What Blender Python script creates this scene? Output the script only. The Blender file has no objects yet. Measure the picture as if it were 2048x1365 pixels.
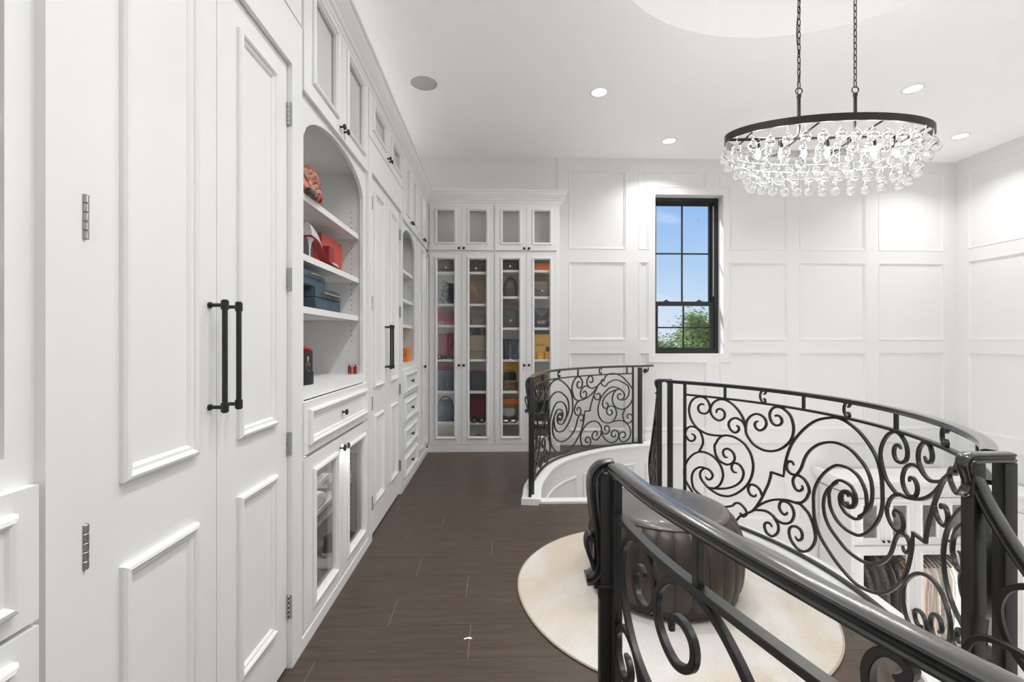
import bpy, bmesh, math, random
from math import sin, cos, pi, atan, sqrt, hypot, radians
from mathutils import Vector, Matrix
random.seed(7)
C = bpy.context.scene.collection
SC = bpy.context.scene

# ------------------------------------------------------------ camera
cam_d = bpy.data.cameras.new('camera'); cam = bpy.data.objects.new('camera', cam_d); C.objects.link(cam)
cam_d.sensor_width = 36.0; cam_d.lens = 36.0 * 920 / 2048; cam_d.clip_start = 0.02; cam_d.clip_end = 400
cam.location = (0, 0, 1.3); cam.rotation_euler = (pi / 2, 0, -atan(29 / 920.0))
SC.camera = cam
# ------------------------------------------------------------ view
SC.view_settings.view_transform = 'Standard'; SC.view_settings.look = 'None'
SC.view_settings.exposure = 0.94; SC.view_settings.gamma = 1.0; SC.view_settings.use_curve_mapping = False
SC.cycles.max_bounces = 14; SC.cycles.diffuse_bounces = 8; SC.cycles.transmission_bounces = 12
SC.cycles.transparent_max_bounces = 24; SC.cycles.caustics_reflective = False; SC.cycles.caustics_refractive = False
SC.cycles.sample_clamp_indirect = 6.0; SC.cycles.use_denoising = True
# ------------------------------------------------------------ sky
W = bpy.data.worlds.new('sky'); SC.world = W; W.use_nodes = True
nt = W.node_tree; nt.nodes.clear()
def N(t, **k):
    n = nt.nodes.new(t)
    for a, v in k.items(): setattr(n, a, v)
    return n
wo = N('ShaderNodeOutputWorld'); bg = N('ShaderNodeBackground'); bg.inputs[1].default_value = 0.56
tc = N('ShaderNodeTexCoord'); sp = N('ShaderNodeSeparateXYZ'); cr = N('ShaderNodeValToRGB')
nt.links.new(tc.outputs['Generated'], sp.inputs[0]); nt.links.new(sp.outputs['Z'], cr.inputs[0])
e = cr.color_ramp.elements
e[0].position = 0.0; e[0].color = (.66, .76, .88, 1)
e[1].position = 0.5; e[1].color = (.13, .33, .74, 1)
m_ = cr.color_ramp.elements.new(0.12); m_.color = (.46, .64, .86, 1)
m_ = cr.color_ramp.elements.new(0.30); m_.color = (.22, .45, .84, 1)
mp = N('ShaderNodeMapping'); mp.inputs['Scale'].default_value = (5, 5, 14)
no = N('ShaderNodeTexNoise'); no.inputs['Scale'].default_value = 1.3; no.inputs['Detail'].default_value = 6
cc = N('ShaderNodeValToRGB'); cc.color_ramp.elements[0].position = .60; cc.color_ramp.elements[1].position = .86; cc.color_ramp.elements[1].color = (.6, .6, .6, 1)
mx = N('ShaderNodeMix', data_type='RGBA'); mx.inputs[7].default_value = (.9, .9, .93, 1)
nt.links.new(tc.outputs['Generated'], mp.inputs[0]); nt.links.new(mp.outputs[0], no.inputs[0])
nt.links.new(no.outputs[0], cc.inputs[0]); nt.links.new(cc.outputs[0], mx.inputs[0])
nt.links.new(cr.outputs[0], mx.inputs[6]); nt.links.new(mx.outputs[2], bg.inputs[0]); nt.links.new(bg.outputs[0], wo.inputs[0])
# ------------------------------------------------------------ sun (outdoors only lights the trees)
sd = bpy.data.lights.new('sun', 'SUN'); sd.energy = 2.4; sd.angle = .01; so = bpy.data.objects.new('sun', sd)
C.objects.link(so); so.rotation_euler = Vector((.62, -.42, -.66)).to_track_quat('-Z', 'Y').to_euler(); so.location = (0, 0, 20)
# ------------------------------------------------------------ downlights in the ceiling (the room's own lamps, then added fill)
CEIL = 3.6
CANS = [(.94, 4.22), (1.97, 5.22), (3.78, 4.07), (5.19, 5.0), (.94, .58), (1.97, -.42), (3.78, .73), (5.19, -.2)]
CAN_W = 6.8
LOW_FILL_W = 30.0
CHAND_W = 2.0
CAB_FILL_W = .6
def disk_light(name, loc, power, size, spread=130, col=(1, .996, .988)):
    d = bpy.data.lights.new(name, 'AREA'); d.shape = 'DISK'; d.size = size; d.energy = power; d.spread = radians(spread); d.color = col
    o = bpy.data.objects.new(name, d); C.objects.link(o); o.location = loc; return o
for x, y in CANS: disk_light('downlight_or_added_fill', (x, y, CEIL - .012), CAN_W, .10)
for x, y in [(0.2, 4.6), (0.2, 3.1), (0.2, 1.7), (0.2, .2)]: disk_light('added_lower_fill', (x, y, -.275), LOW_FILL_W, .12)  # added unseen under the loft, bouncing light off the lower floor
for x, y in [(.95, 3.0), (1.2, 2.4), (.95, 1.8)]: disk_light('added_lower_fill', (x, y, -.31), 32.0, .14)   # added under the landing so floor bounce brightens the hall

CORRIDOR_FILL = [(.35, 2.35), (.35, 1.2), (.35, .1)]  # added out of view to brighten the left cabinets
for x, y in CORRIDOR_FILL: disk_light('downlight_or_added_fill', (x, y, CEIL - .012), 6.3, .10)

ld = bpy.data.lights.new('added_cabinet_top_fill', 'AREA'); ld.shape = 'RECTANGLE'; ld.size = .02; ld.size_y = 6.0; ld.energy = 3.6; ld.color = (1, .99, .98)  # added strip hidden behind the crown, lifts the dark ceiling
lo = bpy.data.objects.new('added_cabinet_top_fill', ld); C.objects.link(lo); lo.location = (-1.3, 2.5, 3.07); lo.rotation_euler = (pi, 0, 0)
# ============================================================ materials
def mat(name, col, rough=.5, metal=0, spec=.5, bump=None, noise=None, coat=0, sheen=0, coords='Object', alpha=None):
    m = bpy.data.materials.new(name); m.use_nodes = True; t = m.node_tree; b = t.nodes['Principled BSDF']
    b.inputs['Base Color'].default_value = (*col, 1); b.inputs['Roughness'].default_value = rough
    b.inputs['Metallic'].default_value = metal; b.inputs['Specular IOR Level'].default_value = spec
    b.inputs['Coat Weight'].default_value = coat; b.inputs['Sheen Weight'].default_value = sheen
    if bump or noise:
        tc = t.nodes.new('ShaderNodeTexCoord')
    if noise:   # (scale, colour2, lo, hi[, stretch])
        mp = t.nodes.new('ShaderNodeMapping'); mp.inputs['Scale'].default_value = noise[4] if len(noise) > 4 else (1, 1, 1)
        n = t.nodes.new('ShaderNodeTexNoise'); n.inputs['Scale'].default_value = noise[0]; n.inputs['Detail'].default_value = 5
        r = t.nodes.new('ShaderNodeValToRGB'); r.color_ramp.elements[0].position = noise[2]; r.color_ramp.elements[1].position = noise[3]
        r.color_ramp.elements[0].color = (*col, 1); r.color_ramp.elements[1].color = (*noise[1], 1)
        t.links.new(tc.outputs[coords], mp.inputs[0]); t.links.new(mp.outputs[0], n.inputs[0]); t.links.new(n.outputs[0], r.inputs[0]); t.links.new(r.outputs[0], b.inputs['Base Color'])
    if bump:    # (scale, strength, distance)
        n = t.nodes.new('ShaderNodeTexNoise'); n.inputs['Scale'].default_value = bump[0]; n.inputs['Detail'].default_value = 4
        u = t.nodes.new('ShaderNodeBump'); u.inputs['Strength'].default_value = bump[1]; u.inputs['Distance'].default_value = bump[2]
        t.links.new(tc.outputs[coords], n.inputs[0]); t.links.new(n.outputs[0], u.inputs['Height']); t.links.new(u.outputs[0], b.inputs['Normal'])
    return m
def emit(name, col, s):
    m = bpy.data.materials.new(name); m.use_nodes = True; t = m.node_tree; t.nodes.clear()
    o = t.nodes.new('ShaderNodeOutputMaterial'); e = t.nodes.new('ShaderNodeEmission'); e.inputs[0].default_value = (*col, 1); e.inputs[1].default_value = s
    t.links.new(e.outputs[0], o.inputs[0]); return m
def pane_mat(name, tint=(.93, .94, .93)):
    m = bpy.data.materials.new(name); m.use_nodes = True; t = m.node_tree; t.nodes.clear()
    o = t.nodes.new('ShaderNodeOutputMaterial'); a = t.nodes.new('ShaderNodeBsdfTransparent'); a.inputs[0].default_value = (*tint, 1)
    g = t.nodes.new('ShaderNodeBsdfGlossy'); g.inputs['Roughness'].default_value = .01; lw = t.nodes.new('ShaderNodeLayerWeight'); lw.inputs[0].default_value = .5; pw = t.nodes.new('ShaderNodeMath'); pw.operation = 'POWER'; pw.inputs[1].default_value = 5; t.links.new(lw.outputs['Facing'], pw.inputs[0]); f = t.nodes.new('ShaderNodeMath'); f.operation = 'MULTIPLY_ADD'; f.inputs[1].default_value = .9; f.inputs[2].default_value = .03; t.links.new(pw.outputs[0], f.inputs[0])
    x = t.nodes.new('ShaderNodeMixShader'); t.links.new(f.outputs[0], x.inputs[0]); t.links.new(a.outputs[0], x.inputs[1]); t.links.new(g.outputs[0], x.inputs[2]); t.links.new(x.outputs[0], o.inputs[0])
    return m
M = {}
M['cab'] = mat('cabinet_paint', (.795, .796, .796), .38, spec=.4)
M['cabin'] = mat('cabinet_inside', (.70, .698, .69), .6, spec=.3)
M['wall'] = mat('wall_paint', (.742, .740, .738), .55, spec=.3)
M['ceil'] = mat('ceiling_paint', (.94, .938, .935), .85, spec=.2, bump=(90, .12, .01))
M['iron'] = mat('wrought_iron', (.013, .0125, .012), .36, metal=0, spec=.6, bump=(60, .12, .004))
M['ironrail'] = mat('handrail_iron', (.016, .0155, .015), .24, metal=.1, spec=.8, coat=.7, bump=(30, .04, .003)); M['ironrail'].node_tree.nodes['Principled BSDF'].inputs['Coat Roughness'].default_value = .12
M['black'] = mat('black_metal', (.012, .012, .012), .35, spec=.5)
M['bronze'] = mat('dark_bronze', (.035, .032, .028), .35, metal=.5)
M['steel'] = mat('hinge_steel', (.42, .42, .41), .32, metal=1)
M['hole'] = mat('pin_hole_dark', (.08, .08, .08), .9)
M['gold'] = mat('gold_metal', (.85, .58, .22), .25, metal=1)
M['silver'] = mat('silver_metal', (.8, .8, .78), .2, metal=1)
M['pane'] = pane_mat('clear_pane', (.985, .985, .98))
M['winpane'] = pane_mat('window_glass', (1, 1, 1))
M['winframe'] = mat('window_black', (.012, .012, .012), .4)
M['lens'] = emit('lamp_lens', (1, .97, .93), 9)
M['bulb'] = emit('bulb_glow', (1, .97, .93), 130)
M['paper'] = mat('paper_white', (.85, .85, .82), .8)
M['lowfloor'] = mat('pale_tile', (.74, .72, .69), .35)
M['ground'] = mat('ground_grass', (.16, .24, .08), .9, noise=(.4, (.24, .28, .12), .4, .7))
M['hill'] = mat('far_hedge', (.22, .34, .22), .95, noise=(.6, (.30, .42, .28), .4, .7))
M['bark'] = mat('bark', (.12, .09, .07), .9)
M['leaf'] = mat('leaf_green', (.20, .32, .05), .6, noise=(1.4, (.42, .50, .14), .35, .65))
M['gypsum'] = mat('speaker_grille', (.48, .475, .465), .8)
g_ = bpy.data.materials.new('drop_glass'); g_.use_nodes = True; b_ = g_.node_tree.nodes['Principled BSDF']
b_.inputs['Base Color'].default_value = (1, 1, 1, 1); b_.inputs['Roughness'].default_value = 0.0; b_.inputs['IOR'].default_value = 1.42; b_.inputs['Transmission Weight'].default_value = 1.0
M['glass'] = g_

def plank_mat():
    m = bpy.data.materials.new('dark_plank'); m.use_nodes = True; t = m.node_tree; b = t.nodes['Principled BSDF']; L = t.links.new
    tc = t.nodes.new('ShaderNodeTexCoord'); oi = t.nodes.new('ShaderNodeObjectInfo')
    ad = t.nodes.new('ShaderNodeVectorMath'); ad.operation = 'MULTIPLY_ADD'; ad.inputs[1].default_value = (7, 13, 3)
    cx = t.nodes.new('ShaderNodeCombineXYZ')
    for i in range(3): L(oi.outputs['Random'], cx.inputs[i])
    L(cx.outputs[0], ad.inputs[0]); L(tc.outputs['Object'], ad.inputs[2])
    mp = t.nodes.new('ShaderNodeMapping'); mp.inputs['Scale'].default_value = (1.1, 12, 1); L(ad.outputs[0], mp.inputs[0])
    n1 = t.nodes.new('ShaderNodeTexNoise'); n1.inputs['Scale'].default_value = 3.2; n1.inputs['Detail'].default_value = 8; n1.inputs['Distortion'].default_value = .9; L(mp.outputs[0], n1.inputs[0])
    mp2 = t.nodes.new('ShaderNodeMapping'); mp2.inputs['Scale'].default_value = (2.5, 120, 1); L(ad.outputs[0], mp2.inputs[0])
    n2 = t.nodes.new('ShaderNodeTexNoise'); n2.inputs['Scale'].default_value = 2.0; n2.inputs['Detail'].default_value = 3; L(mp2.outputs[0], n2.inputs[0])
    mx = t.nodes.new('ShaderNodeMix'); mx.data_type = 'FLOAT'; mx.inputs[0].default_value = .35; L(n1.outputs[0], mx.inputs[2]); L(n2.outputs[0], mx.inputs[3])
    r = t.nodes.new('ShaderNodeValToRGB'); r.color_ramp.elements[0].position = .33; r.color_ramp.elements[1].position = .70
    r.color_ramp.elements[0].color = (.047, .033, .024, 1); r.color_ramp.elements[1].color = (.096, .069, .051, 1); L(mx.outputs[0], r.inputs[0])
    L(r.outputs[0], b.inputs['Base Color']); b.inputs['Roughness'].default_value = .42; b.inputs['Specular IOR Level'].default_value = .45
    u = t.nodes.new('ShaderNodeBump'); u.inputs['Strength'].default_value = .08; u.inputs['Distance'].default_value = .003; L(n2.outputs[0], u.inputs['Height']); L(u.outputs[0], b.inputs['Normal'])
    return m
M['plank'] = plank_mat()
M['substrate'] = mat('plank_gap_core', (.30, .25, .21), .8)
M['groove'] = mat('plank_groove', (.05, .035, .03), .8)

# ============================================================ helpers
def bmn(): return bmesh.new()
def vq(bm, pts): return [bm.verts.new(p) for p in pts]
def face(bm, vs):
    try: return bm.faces.new(vs)
    except ValueError: return None
def hexa(bm, p):   # 8 corners: bottom loop 0-3, top loop 4-7
    v = vq(bm, p)
    for f in ((3, 2, 1, 0), (4, 5, 6, 7), (0, 1, 5, 4), (1, 2, 6, 5), (2, 3, 7, 6), (3, 0, 4, 7)): face(bm, [v[i] for i in f])
    return v
def box(bm, x0, x1, y0, y1, z0, z1):
    return hexa(bm, [(x0, y0, z0), (x1, y0, z0), (x1, y1, z0), (x0, y1, z0), (x0, y0, z1), (x1, y0, z1), (x1, y1, z1), (x0, y1, z1)])
def rbox(bm, x0, x1, y0, y1, z0, z1, r=.004, seg=2):
    b2 = bmn(); box(b2, x0, x1, y0, y1, z0, z1)
    bmesh.ops.bevel(b2, geom=b2.edges[:], offset=r, segments=seg, profile=.5, affect='EDGES'); join(bm, b2)
def join(bm, b2, M4=None):
    mp = {}
    for v in b2.verts: mp[v] = bm.verts.new(M4 @ v.co if M4 else v.co)
    for f in b2.faces: face(bm, [mp[v] for v in f.verts])
    b2.free()
def lathe(bm, prof, c=(0, 0, 0), seg=20, axis='z', caps=True):
    rings = []
    for r, h in prof:
        ring = []
        for i in range(seg):
            a = 2 * pi * i / seg; p = (r * cos(a), r * sin(a), h)
            if axis == 'x': p = (h, r * cos(a), r * sin(a))
            if axis == 'y': p = (r * cos(a), h, r * sin(a))
            ring.append(bm.verts.new((c[0] + p[0], c[1] + p[1], c[2] + p[2])))
        rings.append(ring)
    for a, b in zip(rings, rings[1:]):
        for i in range(seg): face(bm, [a[i], a[(i + 1) % seg], b[(i + 1) % seg], b[i]])
    if caps: face(bm, rings[0][::-1]); face(bm, rings[-1])
def tube(bm, pts, r=.01, seg=8, closed=False, caps=True, radii=None):
    P = [Vector(p) for p in pts]; n = len(P); rings = []; prev = None
    for i in range(n):
        a = P[(i - 1) % n] if (closed or i > 0) else P[i]; b = P[(i + 1) % n] if (closed or i < n - 1) else P[i]
        t = (b - a).normalized()
        if prev is None:
            u = t.orthogonal().normalized()
        else:
            u = (prev - t * prev.dot(t)); u = u.normalized() if u.length > 1e-6 else t.orthogonal().normalized()
        prev = u; w = t.cross(u); rr = radii[i] if radii else r
        rings.append([bm.verts.new(P[i] + (u * cos(2 * pi * k / seg) + w * sin(2 * pi * k / seg)) * rr) for k in range(seg)])
    R = list(zip(rings, rings[1:])) + ([(rings[-1], rings[0])] if closed else [])
    for a, b in R:
        for k in range(seg): face(bm, [a[k], a[(k + 1) % seg], b[(k + 1) % seg], b[k]])
    if caps and not closed: face(bm, rings[0][::-1]); face(bm, rings[-1])
def sweep(bm, pts, normals, prof, scale=None, caps=True):
    sg = None
    """prof: closed loop of (a along normal, b along t x n); per-point normals."""
    n = len(pts); rings = []
    for i in range(n):
        p = Vector(pts[i]); a = Vector(pts[max(i - 1, 0)]); b = Vector(pts[min(i + 1, n - 1)])
        t = (b - a).normalized(); nn = Vector(normals[i]); nn = (nn - t * nn.dot(t)).normalized(); bb = nn.cross(t)
        if sg is None: sg = -1 if bb.z < -.3 else 1
        bb = bb * sg
        s = scale[i] if scale else 1
        rings.append([bm.verts.new(p + nn * (q[0] * s) + bb * (q[1] * s)) for q in prof])
    m = len(prof)
    for a, b in zip(rings, rings[1:]):
        for k in range(m): face(bm, [a[k], a[(k + 1) % m], b[(k + 1) % m], b[k]])
    if caps: face(bm, rings[0][::-1]); face(bm, rings[-1])
def catmull(P, n=6):
    out = []; dim = len(P[0])
    Q = [tuple(2 * a - b for a, b in zip(P[0], P[1]))] + [tuple(p) for p in P] + [tuple(2 * a - b for a, b in zip(P[-1], P[-2]))]
    for i in range(1, len(Q) - 2):
        q0, q1, q2, q3 = Q[i - 1:i + 3]
        for j in range(n):
            t = j / n
            out.append(tuple(.5 * (2 * q1[k] + (q2[k] - q0[k]) * t + (2 * q0[k] - 5 * q1[k] + 4 * q2[k] - q3[k]) * t * t + (3 * q1[k] - q0[k] - 3 * q2[k] + q3[k]) * t ** 3) for k in range(dim)))
    out.append(tuple(P[-1])); return out
def rootloc(o):
    while o.parent: o = o.parent
    return o.location
MESHES = {}
def obj(name, bm, m, parent=None, local=False, smooth=False, label=None, kind=None, auto=None):
    bmesh.ops.recalc_face_normals(bm, faces=bm.faces[:])
    me = bpy.data.meshes.new(name)
    if parent is None:
        xs = [v.co for v in bm.verts]
        lo = [min(c[i] for c in xs) for i in range(3)]; hi = [max(c[i] for c in xs) for i in range(3)]
        off = Vector(((lo[0] + hi[0]) / 2, (lo[1] + hi[1]) / 2, lo[2]))
        bmesh.ops.translate(bm, vec=-off, verts=bm.verts[:])
    elif not local:
        off = rootloc(parent); bmesh.ops.translate(bm, vec=-off, verts=bm.verts[:])
    bm.to_mesh(me); bm.free()
    o = bpy.data.objects.new(name, me); C.objects.link(o)
    if parent is None: o.location = off
    else: o.parent = parent
    if m: me.materials.append(m)
    if smooth:
        for p in me.polygons: p.use_smooth = True
        if auto is not None: me.set_sharp_from_angle(angle=radians(auto))
    if label: o['label'] = label
    if kind: o['kind'] = kind
    return o
def thing(name, label, cat, loc=(0, 0, 0), rotz=0, group=None):
    o = bpy.data.objects.new(name, None); C.objects.link(o); o.location = loc; o.rotation_euler = (0, 0, rotz)
    o.empty_display_size = .05; o['label'] = label; o['category'] = cat
    if group: o['group'] = group
    return o
def tag(o, label, cat, group=None):
    o['label'] = label; o['category'] = cat
    if group: o['group'] = group
    return o
def dup(root, loc, rotz=None, label=None, group=None):
    r = root.copy(); C.objects.link(r); r.location = loc
    if rotz is not None: r.rotation_euler = (0, 0, rotz)
    if label: r['label'] = label
    if group: r['group'] = group
    for ch in list(root.children):
        c = ch.copy(); C.objects.link(c); c.parent = r
        for g in list(ch.children):
            d = g.copy(); C.objects.link(d); d.parent = c
    return r
# surface frames: u along the wall, v up, n towards the room
class Fr:
    def __init__(s, O, U, N_): s.O = Vector(O); s.U = Vector(U); s.N = Vector(N_)
    def __call__(s, u, v, n): return s.O + s.U * u + s.N * n + Vector((0, 0, v))
FL = Fr((-.834, 0, 0), (0, 1, 0), (1, 0, 0))       # left run of cabinets
FB = Fr((0, 5.42, 0), (1, 0, 0), (0, -1, 0))       # back run of cabinets
FW = Fr((0, 5.75, 0), (1, 0, 0), (0, -1, 0))       # back wall
FR = Fr((5.9, 0, 0), (0, 1, 0), (-1, 0, 0))        # right wall
def fbox(bm, F, u0, u1, v0, v1, n0, n1):
    return hexa(bm, [F(u0, v0, n0), F(u1, v0, n0), F(u1, v0, n1), F(u0, v0, n1), F(u0, v1, n0), F(u1, v1, n0), F(u1, v1, n1), F(u0, v1, n1)])
def rect(u0, u1, v0, v1): return [(u0, v0), (u1, v0), (u1, v1), (u0, v1)]
def inset(loop, d):
    n = len(loop); out = []
    for i in range(n):
        p0, p1, p2 = loop[i - 1], loop[i], loop[(i + 1) % n]
        e1 = Vector((p1[0] - p0[0], p1[1] - p0[1])).normalized(); e2 = Vector((p2[0] - p1[0], p2[1] - p1[1])).normalized()
        n1 = Vector((-e1.y, e1.x)); n2 = Vector((-e2.y, e2.x)); b = n1 + n2; b = b / max(b.dot(n1), 1e-6) if b.length > 1e-6 else n1
        out.append((p1[0] + b.x * d, p1[1] + b.y * d))
    return out
def mold(bm, F, loop, prof, closed=False):
    rings = [[bm.verts.new(F(u, v, h)) for u, v in inset(loop, d)] for d, h in prof]
    n = len(loop); R = list(zip(rings, rings[1:])) + ([(rings[-1], rings[0])] if closed else [])
    for a, b in R:
        for i in range(n): face(bm, [a[i], a[(i + 1) % n], b[(i + 1) % n], b[i]])
def ring(bm, F, o, i_, n0, n1):   # flat frame between two rectangles (u0,u1,v0,v1)
    O = rect(*o); I = rect(*i_)
    L = [[bm.verts.new(F(u, v, n)) for u, v in lp] for lp, n in ((O, n0), (O, n1), (I, n1), (I, n0))]
    for a, b in zip(L, L[1:] + L[:1]):
        for k in range(4): face(bm, [a[k], a[(k + 1) % 4], b[(k + 1) % 4], b[k]])
PM = [(0, 0), (0, .010), (.005, .016), (.012, .018), (.018, .014), (.021, .008), (.028, .008), (.034, .003), (.036, -.001)]
PMG = [(-.002, .0), (-.002, .008), (.004, .013), (.012, .015), (.018, .010), (.021, .004), (.026, .002), (.028, -.010)]

# ============================================================ plan curves of the balustrades
class Curve:
    """plan polyline with arc length; callable (s, z, n): n along the side given by sign"""
    def __init__(s, pts, sign=1, s0=0.0, slope=None):
        s.P = [Vector(p) for p in pts]; s.L = [0.0]
        for a, b in zip(s.P, s.P[1:]): s.L.append(s.L[-1] + (b - a).length)
        s.s0 = s0; s.sign = sign; s.slope = slope
    def raw(s, q):
        import bisect
        q = q + s.s0; L = s.L
        i = min(max(bisect.bisect_right(L, q) - 1, 0), len(L) - 2)
        t = (q - L[i]) / (L[i + 1] - L[i]); p = s.P[i].lerp(s.P[i + 1], t)
        def tan(j):
            a = s.P[max(j - 1, 0)]; b = s.P[min(j + 1, len(s.P) - 1)]; return (b - a).normalized()
        d = tan(i).lerp(tan(i + 1), min(max(t, 0), 1)).normalized(); return p, d
    def n(s, q):
        p, d = s.raw(q); return Vector((d.y * s.sign, -d.x * s.sign, 0))
    def __call__(s, q, z, n=0.0):
        p, d = s.raw(q); return Vector((p.x + d.y * s.sign * n, p.y - d.x * s.sign * n, z + (s.slope(q) if s.slope else 0)))
YM = 2.40
A_PTS = [(0.27, 3.75), (.31, 4.04), (0.45, 4.5), (0.6, 4.79), (0.785, 5.01), (1.05, 5.24), (1.37, 5.44), (1.64, 5.54), (1.76, 5.575), (1.86, 5.62), (1.93, 5.68), (1.96, 5.75)]
A_D = catmull(A_PTS, 16)
CA = Curve(A_D, 1)
CC = Curve([(x, 2 * YM - y) for x, y in A_D], -1)
bd = [-1.6 + 3.2 * i / 240 for i in range(241)]
B_D = [(1.7866 - .312 * d * d - .0408 * d ** 4 - (.55 * (d - .85) ** 2 if d > .85 else 0), 2.2898 - d) for d in bd]
CB = Curve(B_D, 1); CB.s0 = CB.L[120]
def bx(y):
    d = 2.2898 - y; return 1.7866 - .312 * d * d - .0408 * d ** 4 - (.55 * (d - .85) ** 2 if d > .85 else 0)
# right-hand edge of the loft floor as a function of Y
EDGE = []
for x, y in reversed([(x, 2 * YM - y) for x, y in A_D]): EDGE.append((y, x))
EDGE = sorted(EDGE); EDGE = [(y, x) for y, x in EDGE if y < 1.05] + [(1.06, .27)]
EDGE += [(1.0601, 1.33), (1.20, 1.345)] + [(y, bx(y)) for y in [1.22 + .08 * i for i in range(28)]] + [(3.44, 1.32), (3.739, 1.33), (3.74, .27)]
EDGE += [(y, x) for x, y in A_D if y > 3.75]
def xr(y):
    if y <= EDGE[0][0]: return EDGE[0][1]
    for (a, b), (c, d) in zip(EDGE, EDGE[1:]):
        if a <= y <= c: return b + (d - b) * (y - a) / max(c - a, 1e-9)
    return EDGE[-1][1]
YB = 5.75; YF = 2 * YM - YB; XL = -1.42; XR = 5.9; ZL = -2.9

# ============================================================ floor of the loft, plank by plank
def ysamples(y0, y1, step=.03):
    ys = [y0]; k = int((y1 - y0) / step) + 1
    ys += [y0 + (y1 - y0) * i / k for i in range(1, k)] + [y1]
    ys += [a for a, b in EDGE if y0 < a < y1 and (abs(a - 1.06) < .01 or abs(a - 3.74) < .01)]
    return sorted(ys)
bm = bmn()
ys = ysamples(YF, YB - .005, .04)
cols = [(bm.verts.new((XL, y, -.0014)), bm.verts.new((xr(y), y, -.0014)), bm.verts.new((xr(y), y, -.26)), bm.verts.new((XL, y, -.26))) for y in ys]
for a, b in zip(cols, cols[1:]):
    for k in range(4): face(bm, [a[k], a[(k + 1) % 4], b[(k + 1) % 4], b[k]])
face(bm, cols[0]); face(bm, cols[-1][::-1])
floor = obj('floor', bm, M['substrate'], kind='structure')
JOINTS = {0: [-.122], -1: [-.737, .47], 1: [.72, -.62], 2: [-.16], 3: [-.45], 4: [-.035], 5: [-.60], 6: [-.39], 7: [.45], 8: [-.72, .5], 9: [-.27], 10: [-.43], 11: [-.05], 12: [-.65], -2: [.2], -3: [-.3]}
rnd = random.Random(3)
r0 = 1.888; pw = .2245
for k in range(-13, 18):
    y0 = r0 + pw * k; y1 = y0 + pw
    y0 = max(y0, YF); y1 = min(y1, YB)
    if y1 - y0 < .01: continue
    base = JOINTS.get(k, [rnd.uniform(-.75, .45)])[0]; js = [base + 1.22 * i for i in range(-2, 4)]
    js = [XL] + [j for j in js if XL + .1 < j] + [9]
    for x0, x1 in zip(js, js[1:]):
        a0 = x0 + .0012; a1 = x1 - .0012; s_ = [(y, min(a1, xr(y) - .001)) for y in ysamples(y0 + .0006, y1 - .0006, .045 if x1 > .2 else 1)]
        s_ = [(y, x) for y, x in s_ if x > a0 + .02]
        if len(s_) < 2: continue
        bm = bmn(); top = [bm.verts.new((a0, s_[0][0], 0))] + [bm.verts.new((x, y, 0)) for y, x in s_] + [bm.verts.new((a0, s_[-1][0], 0))]
        bot = [bm.verts.new((v.co.x, v.co.y, -.0013)) for v in top]
        face(bm, top); face(bm, bot[::-1])
        for i in range(len(top)): face(bm, [top[i], bot[i], bot[(i + 1) % len(top)], top[(i + 1) % len(top)]])
        obj('plank', bm, M['plank'], floor)
# lower floor
bm = bmn(); box(bm, XL, XR, YF, YB, ZL - .1, ZL); obj('floor', bm, M['lowfloor'], kind='structure')

# ============================================================ walls
ZT = CEIL + .9
bm = bmn(); box(bm, XL - .15, XL, YF - .2, YB + .3, ZL - .1, ZT); obj('wall_left', bm, M['wall'], kind='structure')
WIN = (1.988, 2.86, 1.139, 3.15)
def wall_y(name, F, hole, thick):
    bm = bmn(); u0, u1, v0, v1 = hole
    fbox(bm, F, XL - .15, u0, ZL - .1, ZT, -thick, 0); fbox(bm, F, u1, XR + .15, ZL - .1, ZT, -thick, 0)
    fbox(bm, F, u0, u1, ZL - .1, v0, -thick, 0); fbox(bm, F, u0, u1, v1, ZT, -thick, 0)
    return obj(name, bm, M['wall'], kind='structure')
wall_back = wall_y('wall_back', FW, WIN, .25)
FF = Fr((0, YF, 0), (1, 0, 0), (0, 1, 0))
wall_front = wall_y('wall_front', FF, WIN, .25)
bm = bmn(); box(bm, XR, XR + .15, YF - .2, YB + .3, ZL - .1, ZT); wall_right = obj('wall_right', bm, M['wall'], kind='structure')
# ceiling with an oval dome over the stair hall
bm = bmn(); dc = (1.85, 2.4); da, db = 1.25, 1.03; n = 96
def outer(a):
    c, s = cos(a), sin(a); ts = []
    if c > 1e-9: ts.append((XR - dc[0]) / c)
    if c < -1e-9: ts.append((XL - dc[0]) / c)
    if s > 1e-9: ts.append((YB - dc[1]) / s)
    if s < -1e-9: ts.append((YF - dc[1]) / s)
    t = min(ts); return (dc[0] + c * t, dc[1] + s * t, CEIL)
angs = sorted([2 * pi * i / n for i in range(n)] + [math.atan2(y - dc[1], x - dc[0]) % (2 * pi) for x in (XL, XR) for y in (YF, YB)])
O = [bm.verts.new(outer(a)) for a in angs]; I = [bm.verts.new((dc[0] + da * cos(a), dc[1] + db * sin(a), CEIL)) for a in angs]
m_ = len(angs)
for i in range(m_): face(bm, [O[i], O[(i + 1) % m_], I[(i + 1) % m_], I[i]])
ceil_o = obj('ceiling', bm, M['ceil'], kind='structure')
bm = bmn(); rings = []
for j in range(13):
    t = 1 - j / 12; z = CEIL + .34 * (1 - t * t) ** .8
    rings.append([bm.verts.new((dc[0] + da * t * cos(2 * pi * i / n), dc[1] + db * t * sin(2 * pi * i / n), z)) for i in range(n)] if t > 0 else [bm.verts.new((dc[0], dc[1], z))])
for a, b in zip(rings, rings[1:]):
    for i in range(n):
        face(bm, [a[i], a[(i + 1) % n], b[(i + 1) % n], b[i]] if len(b) > 1 else [a[i], a[(i + 1) % n], b[0]])
obj('ceiling', bm, M['ceil'], kind='structure', smooth=True)

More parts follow.
